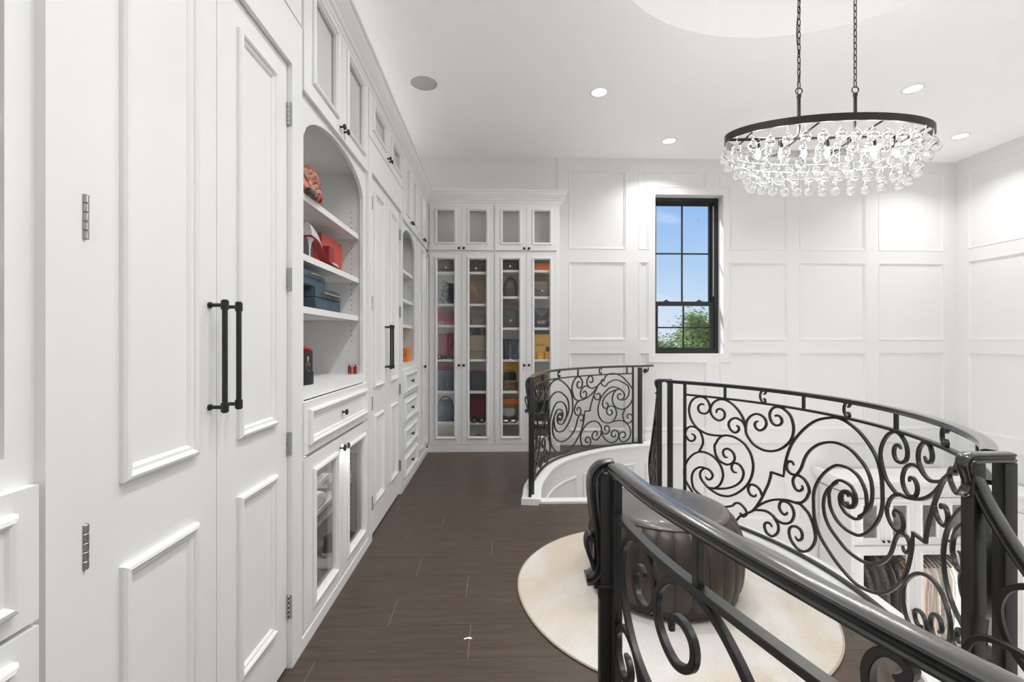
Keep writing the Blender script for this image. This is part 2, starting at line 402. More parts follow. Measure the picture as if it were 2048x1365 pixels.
# raised panelling of the back and right walls
ROWS = [(2.452, 3.441), (1.309, 2.301), (.17, 1.159), (-.97, .02), (-2.11, -1.12)]
BT = .013
PW = [(0, BT), (.003, BT + .005), (.011, BT + .005), (.016, .010), (.026, .010), (.032, .003), (.034, 0)]
def grid(F, cols, u0, u1, wall, skipcols=(), base=True):
    bm = bmn(); us = [u0] + [c for ab in cols for c in ab] + [u1]
    for a, b in zip(us[::2], us[1::2]): fbox(bm, F, a, b, ZL, CEIL, 0, BT)
    for ci, (a, b) in enumerate(cols):
        lv = [CEIL] + [v for r in ROWS for v in (r[1], r[0])] + [ZL]
        for t, b_ in zip(lv[::2], lv[1::2]): fbox(bm, F, a, b, b_, t, 0, BT)
    obj('panel_grid', bm, M['wall'], wall)
    for ci, (a, b) in enumerate(cols):
        for r in ROWS:
            bm = bmn(); mold(bm, F, rect(a, b, r[0], r[1]), PW); obj('panel_molding', bm, M['wall'], wall)
grid(FW, [(.891, 1.619)], .746, 1.772, wall_back)
grid(FW, [(3.844, 4.708), (4.872, 5.738)], 3.688, XR, wall_back)
bm = bmn()   # boards around the window between the second and third columns
a0, a1, b0, b1 = 1.912, 2.931, 1.045, 3.235
fbox(bm, FW, a0, WIN[0], b0, b1, 0, BT); fbox(bm, FW, WIN[1], a1, b0, b1, 0, BT)
fbox(bm, FW, WIN[0], WIN[1], WIN[3], b1, 0, BT); fbox(bm, FW, WIN[0], WIN[1], b0, WIN[2], 0, BT)
fbox(bm, FW, 2.648, 2.809, b1, 3.441, 0, BT); fbox(bm, FW, 1.772, 3.688, 3.441, CEIL, 0, BT)
fbox(bm, FW, 2.648, 2.809, ZL, b0, 0, BT)
for z0, z1 in ((2.301, 2.452), (1.159, 1.309)):
    fbox(bm, FW, 1.772, a0, z0, z1, 0, BT); fbox(bm, FW, a1, 3.688, z0, z1, 0, BT)
for z0, z1 in ((.02, .17), (-1.12, -.97), (ZL, -2.11)):
    fbox(bm, FW, 1.772, 2.648, z0, z1, 0, BT); fbox(bm, FW, 2.809, 3.688, z0, z1, 0, BT)
obj('panel_grid', bm, M['wall'], wall_back)
loops = [[(1.772, 2.452), (a0, 2.452), (a0, b1), (2.648, b1), (2.648, 3.441), (1.772, 3.441)],
         [(a1, 2.452), (3.688, 2.452), (3.688, 3.441), (2.809, 3.441), (2.809, b1), (a1, b1)],
         rect(1.772, a0, 1.309, 2.301), rect(a1, 3.688, 1.309, 2.301),
         [(1.772, .17), (2.648, .17), (2.648, b0), (a0, b0), (a0, 1.159), (1.772, 1.159)],
         [(2.809, .17), (3.688, .17), (3.688, 1.159), (a1, 1.159), (a1, b0), (2.809, b0)]]
for r in ROWS[3:]: loops += [rect(1.772, 2.648, *r), rect(2.809, 3.688, *r)]
for lp in loops:
    bm = bmn(); mold(bm, FW, lp, PW); obj('panel_molding', bm, M['wall'], wall_back)
rc = []; y = 5.582
while y > YF + .5: rc.append((y - .87, y)); y -= 1.03
grid(FR, rc[::-1], YF, YB, wall_right)
rcF = [(.891, 1.619), (3.844, 4.708), (4.872, 5.738)]
# baseboard on the loft part of the back wall
bm = bmn()
for h0, h1, t in ((0, .105, .028), (.105, .125, .022), (.125, .14, .017)): fbox(bm, FW, .746, 2.1, h0, h1, 0, t)
obj('baseboard_back', bm, M['cab'], kind='structure')

# ============================================================ windows
def window(idx, F, label_pane=False):
    u0, u1, v0, v1 = WIN; root = None
    bm = bmn(); ring(bm, F, (u0, u1, v0, v1), (u0 + .045, u1 - .05, v0 + .04, v1 - .05), -.235, -.125); ring(bm, F, (u0 + .02, u1 - .02, v0 + .02, v1 - .02), (u0 + .065, u1 - .075, v0 + .05, v1 - .07), -.20, -.15)
    root = obj('window_%d' % idx, bm, M['winframe'], kind='structure')
    vm = 1.78
    bm = bmn(); ring(bm, F, (u0 + .05, u1 - .055, vm, v1 - .055), (u0 + .075, u1 - .10, vm + .035, v1 - .085), -.205, -.175); obj('upper_sash', bm, M['winframe'], root)
    bm = bmn(); ring(bm, F, (u0 + .045, u1 - .055, v0 + .035, vm + .03), (u0 + .085, u1 - .105, v0 + .075, vm - .025), -.17, -.135); obj('lower_sash', bm, M['winframe'], root)
    for s0, s1, n0, um in ((vm + .035, v1 - .085, -.192, (u0 + u1) / 2 - .015), (v0 + .075, vm - .025, -.158, (u0 + u1) / 2 - .01)):
        bm = bmn(); fbox(bm, F, um - .009, um + .009, s0, s1, n0 - .008, n0 + .010); obj('muntin', bm, M['winframe'], root)
        vv = (s0 + s1) / 2 + (.0 if s0 > 1.7 else -.01)
        bm = bmn(); fbox(bm, F, u0 + .07, u1 - .095, vv - .009, vv + .009, n0 - .007, n0 + .009); obj('muntin', bm, M['winframe'], root)
        for ua, ub in ((u0 + .07, um - .009), (um + .009, u1 - .095)):
            for va, vb in ((s0, vv - .009), (vv + .009, s1)):
                bm = bmn(); fbox(bm, F, ua, ub, va, vb, n0 - .002, n0 + .002); obj('pane', bm, M['winpane'], root)
    for uu in (u0 + .20, u1 - .24):
        bm = bmn(); rbox2 = rbox; fbox(bm, F, uu - .03, uu + .03, vm + .03, vm + .042, -.168, -.14); lathe(bm, [(.012, 0), (.012, .014)], c=F(uu, vm + .042, -.154), seg=10); obj('sash_lock', bm, M['winframe'], root)
    bm = bmn(); fbox(bm, F, u1 - .062, u1 - .05, vm + .1, v1 - .1, -.15, -.142); obj('jamb_liner', bm, M['gypsum'], root)
    return root
w1 = window(1, FW); window(2, FF)
bm = bmn(); hexa(bm, [FW(*p) for p in [(2.618, 2.81, -.190), (2.632, 2.81, -.190), (2.632, 2.81, -.186), (2.618, 2.81, -.186), (2.624, 2.90, -.190), (2.640, 2.90, -.190), (2.640, 2.90, -.186), (2.624, 2.90, -.186)]])
obj('pane_sticker', bm, M['gypsum'], w1)

# ============================================================ curbs, stairwell wall, sills
CURB = [(-.068, 0), (-.068, .042), (-.062, .05), (.075, .05), (.088, .045), (.088, .028), (.076, .02), (.072, 0)]
def curb(Cv, s0, s1, k=70):
    bm = bmn(); pts = []; nn = []
    for i in range(k + 1):
        s = s0 + (s1 - s0) * i / k; pts.append(Cv(s, 0)); nn.append(Cv.n(s))
    rings = [[bm.verts.new(p + n_ * a + Vector((0, 0, b))) for a, b in CURB] for p, n_ in zip(pts, nn)]
    m = len(CURB)
    for a, b in zip(rings, rings[1:]):
        for q in range(m): face(bm, [a[q], a[(q + 1) % m], b[(q + 1) % m], b[q]])
    face(bm, rings[0][::-1]); face(bm, rings[-1]); return bm
CBo = Curve(B_D, -1); CBo.s0 = CB.s0      # same plan, normal towards the void
obj('trim_1', curb(CA, -.12, CA.L[-1]), M['cab'], kind='structure', smooth=True, auto=30)
obj('trim_2', curb(CBo, -1.31, 1.31), M['cab'], kind='structure', smooth=True, auto=30)
obj('trim_3', curb(CC, -.12, CC.L[-1]), M['cab'], kind='structure', smooth=True, auto=30)
def skirt(Cv, s0, s1, z0, z1, n0=.055, n1=.07, k=60):
    bm = bmn(); R = []
    for i in range(k + 1):
        s = s0 + (s1 - s0) * i / k; R.append([bm.verts.new(Cv(s, z, n)) for z, n in ((z0, n0), (z0, n1), (z1, n1), (z1, n0))])
    for a, b in zip(R, R[1:]):
        for q in range(4): face(bm, [a[q], a[(q + 1) % 4], b[(q + 1) % 4], b[q]])
    face(bm, R[0][::-1]); face(bm, R[-1]); return bm
def dense(u0, u1, v0, v1, k=14):
    return [(u0 + (u1 - u0) * i / k, v0) for i in range(k)] + [(u1, v0)] + [(u1 - (u1 - u0) * i / k, v1) for i in range(k)] + [(u0, v1)]
for Cv, nm in ((CA, 'wall_stair_back'), (CC, 'wall_stair_front')):
    w = obj(nm, skirt(Cv, -.06, Cv.L[-1], ZL, 0), M['wall'], kind='structure', smooth=True, auto=30)
    for a, b in ((.36, 1.42), (1.55, 2.385), (2.53, 2.66)):
        bm = bmn(); F = lambda u, v, h, Cv=Cv: Cv(u, v, .069 + h)
        mold(bm, F, dense(a, b, -1.05, -.17), [(0, 0), (.001, .010), (.01, .013), (.016, .007), (.026, .007), (.034, 0)]); obj('panel_molding', bm, M['wall'], w)
obj('wall_landing', skirt(CBo, -1.31, 1.31, -.3, 0), M['wall'], kind='structure', smooth=True, auto=30)
for y0, y1 in ((3.655, 3.745), (1.055, 1.145)):
    bm = bmn(); rbox(bm, .205, 1.37, y0, y1, -.03, .022, .006); box(bm, .27, 1.33, y0 + .01, y1 - .01, -.3, -.03)
    obj('trim_%d' % (4 if y0 > 2 else 5), bm, M['cab'], kind='structure')

# ============================================================ stairs (two curved flights, mirror images)
def flight(sg, label):
    t = thing('staircase', label, 'stairs', (1.98, YM + sg * 1.43, ZL))
    cx, cy = 1.98, YM + sg * 1.43
    for k in range(1, 17):
        a0 = pi - radians(10.5) * (k - 1); a1 = pi - radians(10.5) * k; z = -.1706 * k
        R = [(.60, 1.66)]
        P = lambda a, r, z: (cx + r * cos(a), cy + sg * r * sin(a), z)
        def ro(a): # outer radius follows the wall
            return min(1.66, (5.74 - 3.83) / max(sin(a), .01)) if True else 0
        bm = bmn(); aa = [a0 + radians(1.2) + (a1 - a0 - radians(1.2)) * i / 4 for i in range(5)]
        L4 = [[bm.verts.new(P(a, r, zz)) for r, zz in ((.58, z - .035), (1.66, z - .035), (1.66, z), (.58, z))] for a in aa]
        for a, b in zip(L4, L4[1:]):
            for q in range(4): face(bm, [a[q], a[(q + 1) % 4], b[(q + 1) % 4], b[q]])
        face(bm, L4[0]); face(bm, L4[-1][::-1]); obj('tread', bm, M['plank'], t)
        bm = bmn(); hexa(bm, [P(a0 - .00, .6, z), P(a0, 1.65, z), P(a0 - .015, 1.65, z), P(a0 - .015, .6, z), P(a0, .6, z + .136), P(a0, 1.65, z + .136), P(a0 - .015, 1.65, z + .136), P(a0 - .015, .6, z + .136)])
        obj('riser', bm, M['cab'], t)
    return t
flight(1, 'curved flight of dark wooden treads going down behind the pouf towards the window wall')
flight(-1, 'curved flight of dark wooden treads going down at the near right of the landing')

# ============================================================ cabinet pieces
def knob(parent, F, u, v, n, name='knob'):
    bm = bmn(); p = F(u, v, n); ax = F.N
    R = Matrix.Translation(p) @ Vector((0, 0, 1)).rotation_difference(ax).to_matrix().to_4x4()
    b2 = bmn(); lathe(b2, [(.007, 0), (.007, .003), (.0045, .006), (.0045, .014), (.012, .017), (.0155, .021), (.0155, .025), (.011, .029), (.003, .030)], seg=16)
    join(bm, b2, R); return obj(name, bm, M['black'], parent, smooth=True, auto=40)
def glass_door(root, F, u0, u1, v0, v1, kn=None, ins=(.088, .088, .085, .085), name='door', t=.02):
    """overlay door: frame, applied moulding, pane, knob"""
    pu0, pu1, pv0, pv1 = u0 + ins[0], u1 - ins[1], v0 + ins[2], v1 - ins[3]
    bm = bmn(); ring(bm, F, (u0, u1, v0, v1), (pu0 - .012, pu1 + .012, pv0 - .012, pv1 + .012), 0, t)
    d = obj(name, bm, M['cab'], root)
    bm = bmn(); mold(bm, F, rect(pu0 - .026, pu1 + .026, pv0 - .026, pv1 + .026), [(a, t + b) for a, b in PMG] + [(.027, .003)]); obj('molding', bm, M['cab'], d)
    bm = bmn(); fbox(bm, F, pu0 - .005, pu1 + .005, pv0 - .005, pv1 + .005, .004, .008); obj('pane', bm, M['pane'], d)
    if kn: knob(d, F, kn[0], kn[1], t)
    return d
def drawer_front(root, F, u0, u1, v0, v1, t=.02):
    bm = bmn(); fbox(bm, F, u0, u1, v0, v1, 0, t); d = obj('drawer', bm, M['cab'], root)
    bm = bmn(); mold(bm, F, rect(u0 + .045, u1 - .045, v0 + .035, v1 - .035), [(a, t + b) for a, b in PM]); obj('molding', bm, M['cab'], d)
    knob(d, F, (u0 + u1) / 2, (v0 + v1) / 2, t); return d
def carcass(root, F, u0, u1, v0, v1, depth, shelves=(), front=True, name='carcass', mid=False, back=True):
    bm = bmn(); t = .018
    fbox(bm, F, u0, u0 + t, v0, v1, -depth, -.02); fbox(bm, F, u1 - t, u1, v0, v1, -depth, -.02)
    fbox(bm, F, u0 + t, u1 - t, v0, v0 + t, -depth, -.02); fbox(bm, F, u0 + t, u1 - t, v1 - t, v1, -depth, -.02)
    if back: fbox(bm, F, u0 + t, u1 - t, v0 + t, v1 - t, -depth, -depth + .012)
    c = obj(name, bm, M['cabin'], root); k = 0
    for s in shelves:
        bm = bmn(); fbox(bm, F, u0 + t, u1 - t, s - .028, s, -depth + .012, -.024); obj('shelf', bm, M['cab'], root)
    return c
def pins(root, F, u, v0, v1, n, du=.0006):
    bm = bmn(); v = v0
    while v < v1:
        for nn in (n, n - .30):
            b2 = bmn(); p = F(u, v, nn)
            ax = F.U; R = Matrix.Translation(p) @ Vector((0, 0, 1)).rotation_difference(-ax).to_matrix().to_4x4()
            lathe(b2, [(.0032, -.0005), (.0032, du)], seg=8); join(bm, b2, R)
        v += .032
    o = obj('shelf_pin_holes', bm, M['hole'], root); o['kind'] = 'stuff'
def hinge(root, F, u, v, n, side=1):
    bm = bmn()
    for k in range(5):
        z0 = v - .045 + .018 * k + .0006; b2 = bmn(); lathe(b2, [(.0065, 0), (.0075, .001), (.0075, .0158), (.0065, .0168)], c=F(u, z0, n + .004), seg=12); join(bm, b2)
    fbox(bm, F, u - .0015, u + .0015, v - .045, v + .045, n - .020, n + .002)
    o = obj('hinge', bm, M['steel'], root, smooth=True, auto=40)
def cabinet_fill(loc, sx, sz, dirv, w, nm='added_cabinet_fill'):  # added light strip without a fixture, brightens a cabinet interior
    d = bpy.data.lights.new(nm, 'AREA'); d.shape = 'RECTANGLE'; d.size = sx; d.size_y = sz; d.energy = w; d.spread = radians(150); d.color = (1, .97, .92)
    o = bpy.data.objects.new(nm, d); C.objects.link(o); o.location = loc; o.rotation_euler = Vector(dirv).to_track_quat('-Z', 'Y').to_euler()
# --- closets with a pair of tall solid doors
def closet(u0, u1, o0, o1, label):
    F = FL; t = thing('wardrobe', label, 'wardrobe', F((u0 + u1) / 2, 0, -.28), 0)
    bm = bmn(); top = 2.40
    fbox(bm, F, u0, o0, 0, top, -.02, .02); fbox(bm, F, o1, u1, 0, top, -.02, .02); fbox(bm, F, u0, u1, top, 2.60, -.02, .02)
    fbox(bm, F, u0, u1, 2.585, 2.905, -.02, .0)
    obj('face_frame', bm, M['cab'], t)
    bm = bmn(); fbox(bm, F, u0 + .004, u0 + .02, 0, 2.58, -.56, -.02); fbox(bm, F, u1 - .02, u1 - .004, 0, 2.58, -.56, -.02); fbox(bm, F, o0 - .02, o1 + .02, 0.001, 2.5, -.06, -.045)
    obj('carcass', bm, M['cabin'], t)
    mid = (o0 + o1) / 2
    for a, b, s in ((o0 + .003, mid - .0015, -1), (mid + .0015, o1 - .003, 1)):
        bm = bmn(); fbox(bm, F, a, b, .012, top - .004, -.040, 0); d = obj('door', bm, M['cab'], t)
        for v0, v1 in ((.985, 2.305), (.205, .80)):
            bm = bmn(); mold(bm, F, rect(a + .103, b - .095, v0, v1), PM); obj('molding', bm, M['cab'], d)
        hu = mid + s * .036
        bm = bmn(); tube(bm, [F(hu, z, .045) for z in (1.092, 1.42)], .0075, 14); obj('pull_bar', bm, M['black'], d, smooth=True, auto=50)
        for z in (1.108, 1.404):
            bm = bmn(); tube(bm, [F(hu, z, 0), F(hu, z, .006), F(hu, z, .0061), F(hu, z, .045)], .006, 12, radii=[.009, .009, .0055, .0055]); tube(bm, [F(hu, z - .013, .045), F(hu, z + .013, .045)], .0105, 14)
            obj('pull_post', bm, M['black'], d, smooth=True, auto=50)
    for v in (2.20, 1.545, .893, .245):
        hinge(t, F, o0, v, .014); hinge(t, F, o1, v, .0)
        bm = bmn(); fbox(bm, F, o1 - .004, o1 + .0005, v - .045, v + .045, -.001, .018); obj('hinge_plate', bm, M['steel'], t)
    # small glazed doors above
    m2 = (u0 + u1) / 2
    for a, b, kn in ((u0 + .008, m2 - .002, m2 - .03), (m2 + .002, u1 - .008, m2 + .03)):
        glass_door(t, F, a, b, 2.61, 2.905, (kn, 2.65), ins=(.115, .09, .095, .06))
    carcass(t, F, u0 + .01, u1 - .01, 2.60, 2.92, .54, name='upper_carcass')
    return t
closet(.855, 1.945, .935, 1.852, 'white wardrobe with two tall panelled doors nearest the camera')
closet(2.935, 3.99, 3.015, 3.925, 'white wardrobe with two tall panelled doors between the two arched bookcases')
# --- arched open units
def arched(u0, u1, label, kind, uppers=True, two=True):
    F = FL; t = thing('arched_cabinet', label, 'cabinet', F((u0 + u1) / 2, 0, -.28), 0)
    o0, o1 = u0 + .06, u1 - .05; vb, vs, vt = 1.10, 2.185, 2.338 if two else 2.325
    bm = bmn()
    fbox(bm, F, u0, o0, .0, 2.36, -.021, 0); fbox(bm, F, o1, u1, .0, 2.36, -.021, 0); fbox(bm, F, o0, o1, 1.045, vb, -.021, 0); fbox(bm, F, u0, u1, 2.36, 2.905, -.021, -.001); fbox(bm, F, o0, o1, .03, .062, -.021, 0)
    # arch: a polygon strip from the springing line up to the head
    k = 28; c = (o0 + o1) / 2; hw = (o1 - o0) / 2; rise = vt - vs; rad = (hw * hw + rise * rise) / (2 * rise) if rise < hw else hw
    A = []
    for i in range(k + 1):
        x = -hw + 2 * hw * i / k; xx = abs(x) / hw; A.append((c + x, vs + rise * max(0, 1 - xx ** 2.3) ** .62))
    for (a, va), (b, vb_) in zip(A, A[1:]):
        hexa(bm, [F(a, va, -.021), F(b, vb_, -.021), F(b, vb_, 0), F(a, va, 0), F(a, 2.36, -.021), F(b, 2.36, -.021), F(b, 2.36, 0), F(a, 2.36, 0)])
    obj('face_frame', bm, M['cab'], t)
    bm = bmn(); d = .56
    fbox(bm, F, u0 + .02, u0 + .04, .0, 2.36, -d, -.021); fbox(bm, F, u1 - .04, u1 - .02, 0, 2.36, -d, -.021); fbox(bm, F, u0 + .04, u1 - .04, .04, 2.36, -d, -d + .012)
    fbox(bm, F, u0 + .04, u1 - .04, 2.34, 2.36, -d, -.021); fbox(bm, F, u0 + .04, u1 - .04, .04, .06, -d, -.021)
    obj('carcass', bm, M['cabin'], t)
    bm = bmn(); fbox(bm, F, u0 + .04, u1 - .04, 1.06, vb - .001, -d + .012, -.021); obj('counter', bm, M['cab'], t)
    for s in (1.455, 1.69, 1.96):
        bm = bmn(); fbox(bm, F, u0 + .042, u1 - .042, s - .03, s, -d + .012, -.028); obj('shelf', bm, M['cab'], t)
    pins(t, F, u1 - .0405, 1.30, 2.12, -.075)
    bm = bmn(); fbox(bm, F, u0 + .0, u1 - .0, .0, .052, 0, .02); fbox(bm, F, u0, u1, .052, .058, 0, .014); obj('plinth', bm, M['cab'], t)
    m2 = (u0 + u1) / 2
    if kind == 'doors':
        drawer_front(t, F, u0 + .018, u1 - .012, .815, 1.04)
        glass_door(t, F, u0 + .018, m2 - .0015, .07, .795, (m2 - .03, .745), ins=(.115, .10, .085, .085)); glass_door(t, F, m2 + .0015, u1 - .012, .07, .795, (m2 + .03, .745), ins=(.09, .10, .085, .085))
        bm = bmn(); fbox(bm, F, u0 + .04, u1 - .04, .80, .815, -d + .012, -.021); obj('divider', bm, M['cabin'], t)
        for s, ua, ub, fr in ((.562, u0 + .042, m2 + .16, -.10), (.452, u0 + .042, u1 - .042, -.06), (.375, u0 + .042, m2 + .16, -.08)):
            bm = bmn(); fbox(bm, F, ua, ub, s - .022, s, -.48, fr); obj('shelf', bm, M['cab'], t)
        pins(t, F, u1 - .0405, .12, .72, -.075)
    else:
        for v in (.807, .558, .31, .065): drawer_front(t, F, u0 + .018, u1 - .012, v, v + .238)
    if uppers:
        e0, e1 = u0 + .018, u1 - .012
        glass_door(t, F, e0, m2 - .0015, 2.362, 2.905, (m2 - .03, 2.41), ins=(.115, .09, .10, .06)); glass_door(t, F, m2 + .0015, e1, 2.362, 2.905, (m2 + .03, 2.41), ins=(.09, .10, .10, .06))
        carcass(t, F, u0 + .01, u1 - .01, 2.36, 2.92, .54, name='upper_carcass')
    if kind == 'doors': cabinet_fill((-1.12, m2, .79), .02, u1 - u0 - .2, (-.1, 0, -1), .9)  # added fill behind the lower glass doors
    return t
arch1 = arched(1.945, 2.935, 'white arched bookcase holding shoes, boxes and a rose box above glazed doors', 'doors')
arch2 = arched(3.99, 4.74, 'narrow white arched bookcase with four drawers and an orange box, near the corner', 'drawers', two=False)
arch0 = arched(.06, .855, 'white arched bookcase with drawers cut by the left edge of the photo', 'drawers', two=False)
# --- tall glazed unit at the end of the left run
t = thing('glazed_cabinet', 'tall white cabinet with two narrow glass doors, last of the left run', 'cabinet', FL(5.07, 0, -.28)); F = FL
bm = bmn(); fbox(bm, F, 4.74, 4.758, 0, 2.905, -.021, 0); fbox(bm, F, 5.40, 5.75, 0, 2.905, -.021, 0); fbox(bm, F, 4.758, 5.40, 2.335, 2.36, -.021, 0); fbox(bm, F, 4.758, 5.40, 0.0, .085, -.021, 0); obj('face_frame', bm, M['cab'], t)
for a, b, k in ((4.757, 5.077, 5.05), (5.081, 5.402, 5.108)):
    glass_door(t, F, a, b, .09, 2.33, (k, 1.02), ins=(.09, .085, .085, .08)); glass_door(t, F, a, b, 2.362, 2.905, (k, 2.41), ins=(.10, .085, .10, .06))
carcass(t, F, 4.745, 5.41, .04, 2.335, .5, shelves=(.34, .707, 1.083, 1.46, 1.83, 2.14)); carcass(t, F, 4.745, 5.41, 2.35, 2.92, .5, name='upper_carcass')
bm = bmn(); fbox(bm, F, 4.74, 5.40, 0, .052, 0, .02); obj('plinth', bm, M['cab'], t)
cabinet_fill((-.87, 5.07, 2.885), .012, .55, (-.6, 0, -1), .10); cabinet_fill((-.87, 5.07, 2.29), .012, .55, (-.6, 0, -1), .10)  # added fill inside the corner unit
# --- glazed handbag cabinets against the back wall
SH1 = (2.119, 1.741, 1.49, 1.084, .707, .339); SH2 = (2.143, 1.83, 1.46, 1.083, .707, .339)
def bagcab(x0, x1, xs, sh, label):
    F = FB; t = thing('display_cabinet', label, 'cabinet', ((x0 + x1) / 2, 5.58, 0))
    bm = bmn(); fbox(bm, F, x0, xs[0] + .01, 0, 2.905, -.021, 0); fbox(bm, F, xs[2] - .01, x1, 0, 2.905, -.021, 0)
    fbox(bm, F, xs[0] + .01, xs[2] - .01, 2.335, 2.36, -.021, 0); fbox(bm, F, xs[0] + .01, xs[2] - .01, 0, .088, -.021, 0); fbox(bm, F, xs[0] + .01, xs[2] - .01, 2.895, 2.905, -.021, 0); obj('face_frame', bm, M['cab'], t)
    for a, b, k in ((xs[0], xs[1] - .0015, xs[1] - .028), (xs[1] + .0015, xs[2], xs[1] + .028)):
        glass_door(t, F, a, b, .087, 2.33, (k, 1.017), ins=(.09, .085, .092, .072)); glass_door(t, F, a, b, 2.365, 2.90, (k, 2.385), ins=(.09, .085, .095, .072))
    carcass(t, F, x0 + .008, x1 - .008, .05, 2.335, .315, shelves=sh); carcass(t, F, x0 + .008, x1 - .008, 2.35, 2.92, .315, name='upper_carcass')
    bm = bmn(); fbox(bm, F, x0, x1, 0, .075, 0, .022); fbox(bm, F, x0, x1, .075, .083, 0, .012); obj('plinth', bm, M['cab'], t)
    return t
bagcab(-.814, -.036, (-.793, -.421, -.048), SH1, 'left of the two white glazed handbag cabinets against the back wall')
bagcab(-.036, .736, (-.030, .341, .700), SH2, 'right of the two white glazed handbag cabinets, ending at the panelled wall')
for x, s_ in ((-.785, 1), (-.05, -1), (-.025, 1), (.71, -1)): cabinet_fill((x, 5.452, 1.2), .008, 2.15, (s_, .55, 0), CAB_FILL_W)  # added side strips to brighten the bags
for x in (-.42, .35): cabinet_fill((x, 5.46, 2.885), .70, .012, (0, .6, -1), .12)  # added fill in the upper compartments
# --- crown over both runs
CROWN = [(0, 2.900), (.010, 2.900), (.010, 2.918), (.018, 2.924), (.018, 2.945), (.030, 2.952), (.034, 2.965), (.052, 2.985), (.070, 3.012), (.078, 3.036), (.088, 3.040), (.088, 3.062), (0, 3.062)]
def mitre_sweep(bm, path, prof, side=1):
    R = []; n = len(path)
    for i in range(n):
        d1 = Vector(path[i]) - Vector(path[i - 1]) if i else Vector(path[1]) - Vector(path[0]); d2 = Vector(path[i + 1]) - Vector(path[i]) if i < n - 1 else d1
        d1.normalize(); d2.normalize(); n1 = Vector((d1.y, -d1.x)) * side; n2 = Vector((d2.y, -d2.x)) * side; b = n1 + n2; b = b / b.dot(n1)
        R.append([bm.verts.new((path[i][0] + b.x * a, path[i][1] + b.y * a, z)) for a, z in prof])
    m = len(prof)
    for a, b in zip(R, R[1:]):
        for q in range(m): face(bm, [a[q], a[(q + 1) % m], b[(q + 1) % m], b[q]])
    face(bm, R[0][::-1]); face(bm, R[-1])
bm = bmn(); mitre_sweep(bm, [(-.834, -.62), (-.834, 5.42), (.736, 5.42), (.736, 5.737)], CROWN)
box(bm, -1.41, -.836, -.62, 5.74, 3.03, 3.045); box(bm, -.84, .734, 5.422, 5.74, 3.03, 3.045)
obj('trim_6', bm, M['cab'], kind='structure')

# ============================================================ ceiling fittings
for i, (x, y) in enumerate(CANS[:4]):
    lab = {0: 'recessed ceiling downlight left of the oval dome, second row', 1: 'recessed downlight above the wall left of the tall window', 2: 'recessed downlight just right of the chandelier, near the top of the photo', 3: 'recessed downlight nearest the far right corner'}.get(i, 'recessed downlight outside the view of the photo')
    t = thing('ceiling_light', lab, 'ceiling light', (x, y, CEIL), group='recessed downlights')
    bm = bmn(); lathe(bm, [(.088, -.0005), (.088, -.004), (.083, -.007), (.070, -.006), (.066, -.002), (.066, .0), ], c=(x, y, CEIL), seg=32, caps=False); obj('trim_ring', bm, M['cab'], t, smooth=True)
    bm = bmn(); lathe(bm, [(.066, -.001), (.066, -.003), (.001, -.003)], c=(x, y, CEIL), seg=28, caps=False); obj('lens', bm, M['lens'], t)
t = thing('ceiling_speaker', 'round flush speaker grille on the ceiling above the cabinets', 'speaker', (-.655, 4.12, CEIL))
bm = bmn(); lathe(bm, [(.125, -.0005), (.125, -.005), (.119, -.007), (.117, -.003)], c=(-.655, 4.12, CEIL), seg=40, caps=False); obj('rim', bm, M['ceil'], t, smooth=True)
bm = bmn(); lathe(bm, [(.117, -.001), (.117, -.003), (.06, -.0045), (.002, -.005)], c=(-.655, 4.12, CEIL), seg=40); obj('grille', bm, M['gypsum'], t, smooth=True)

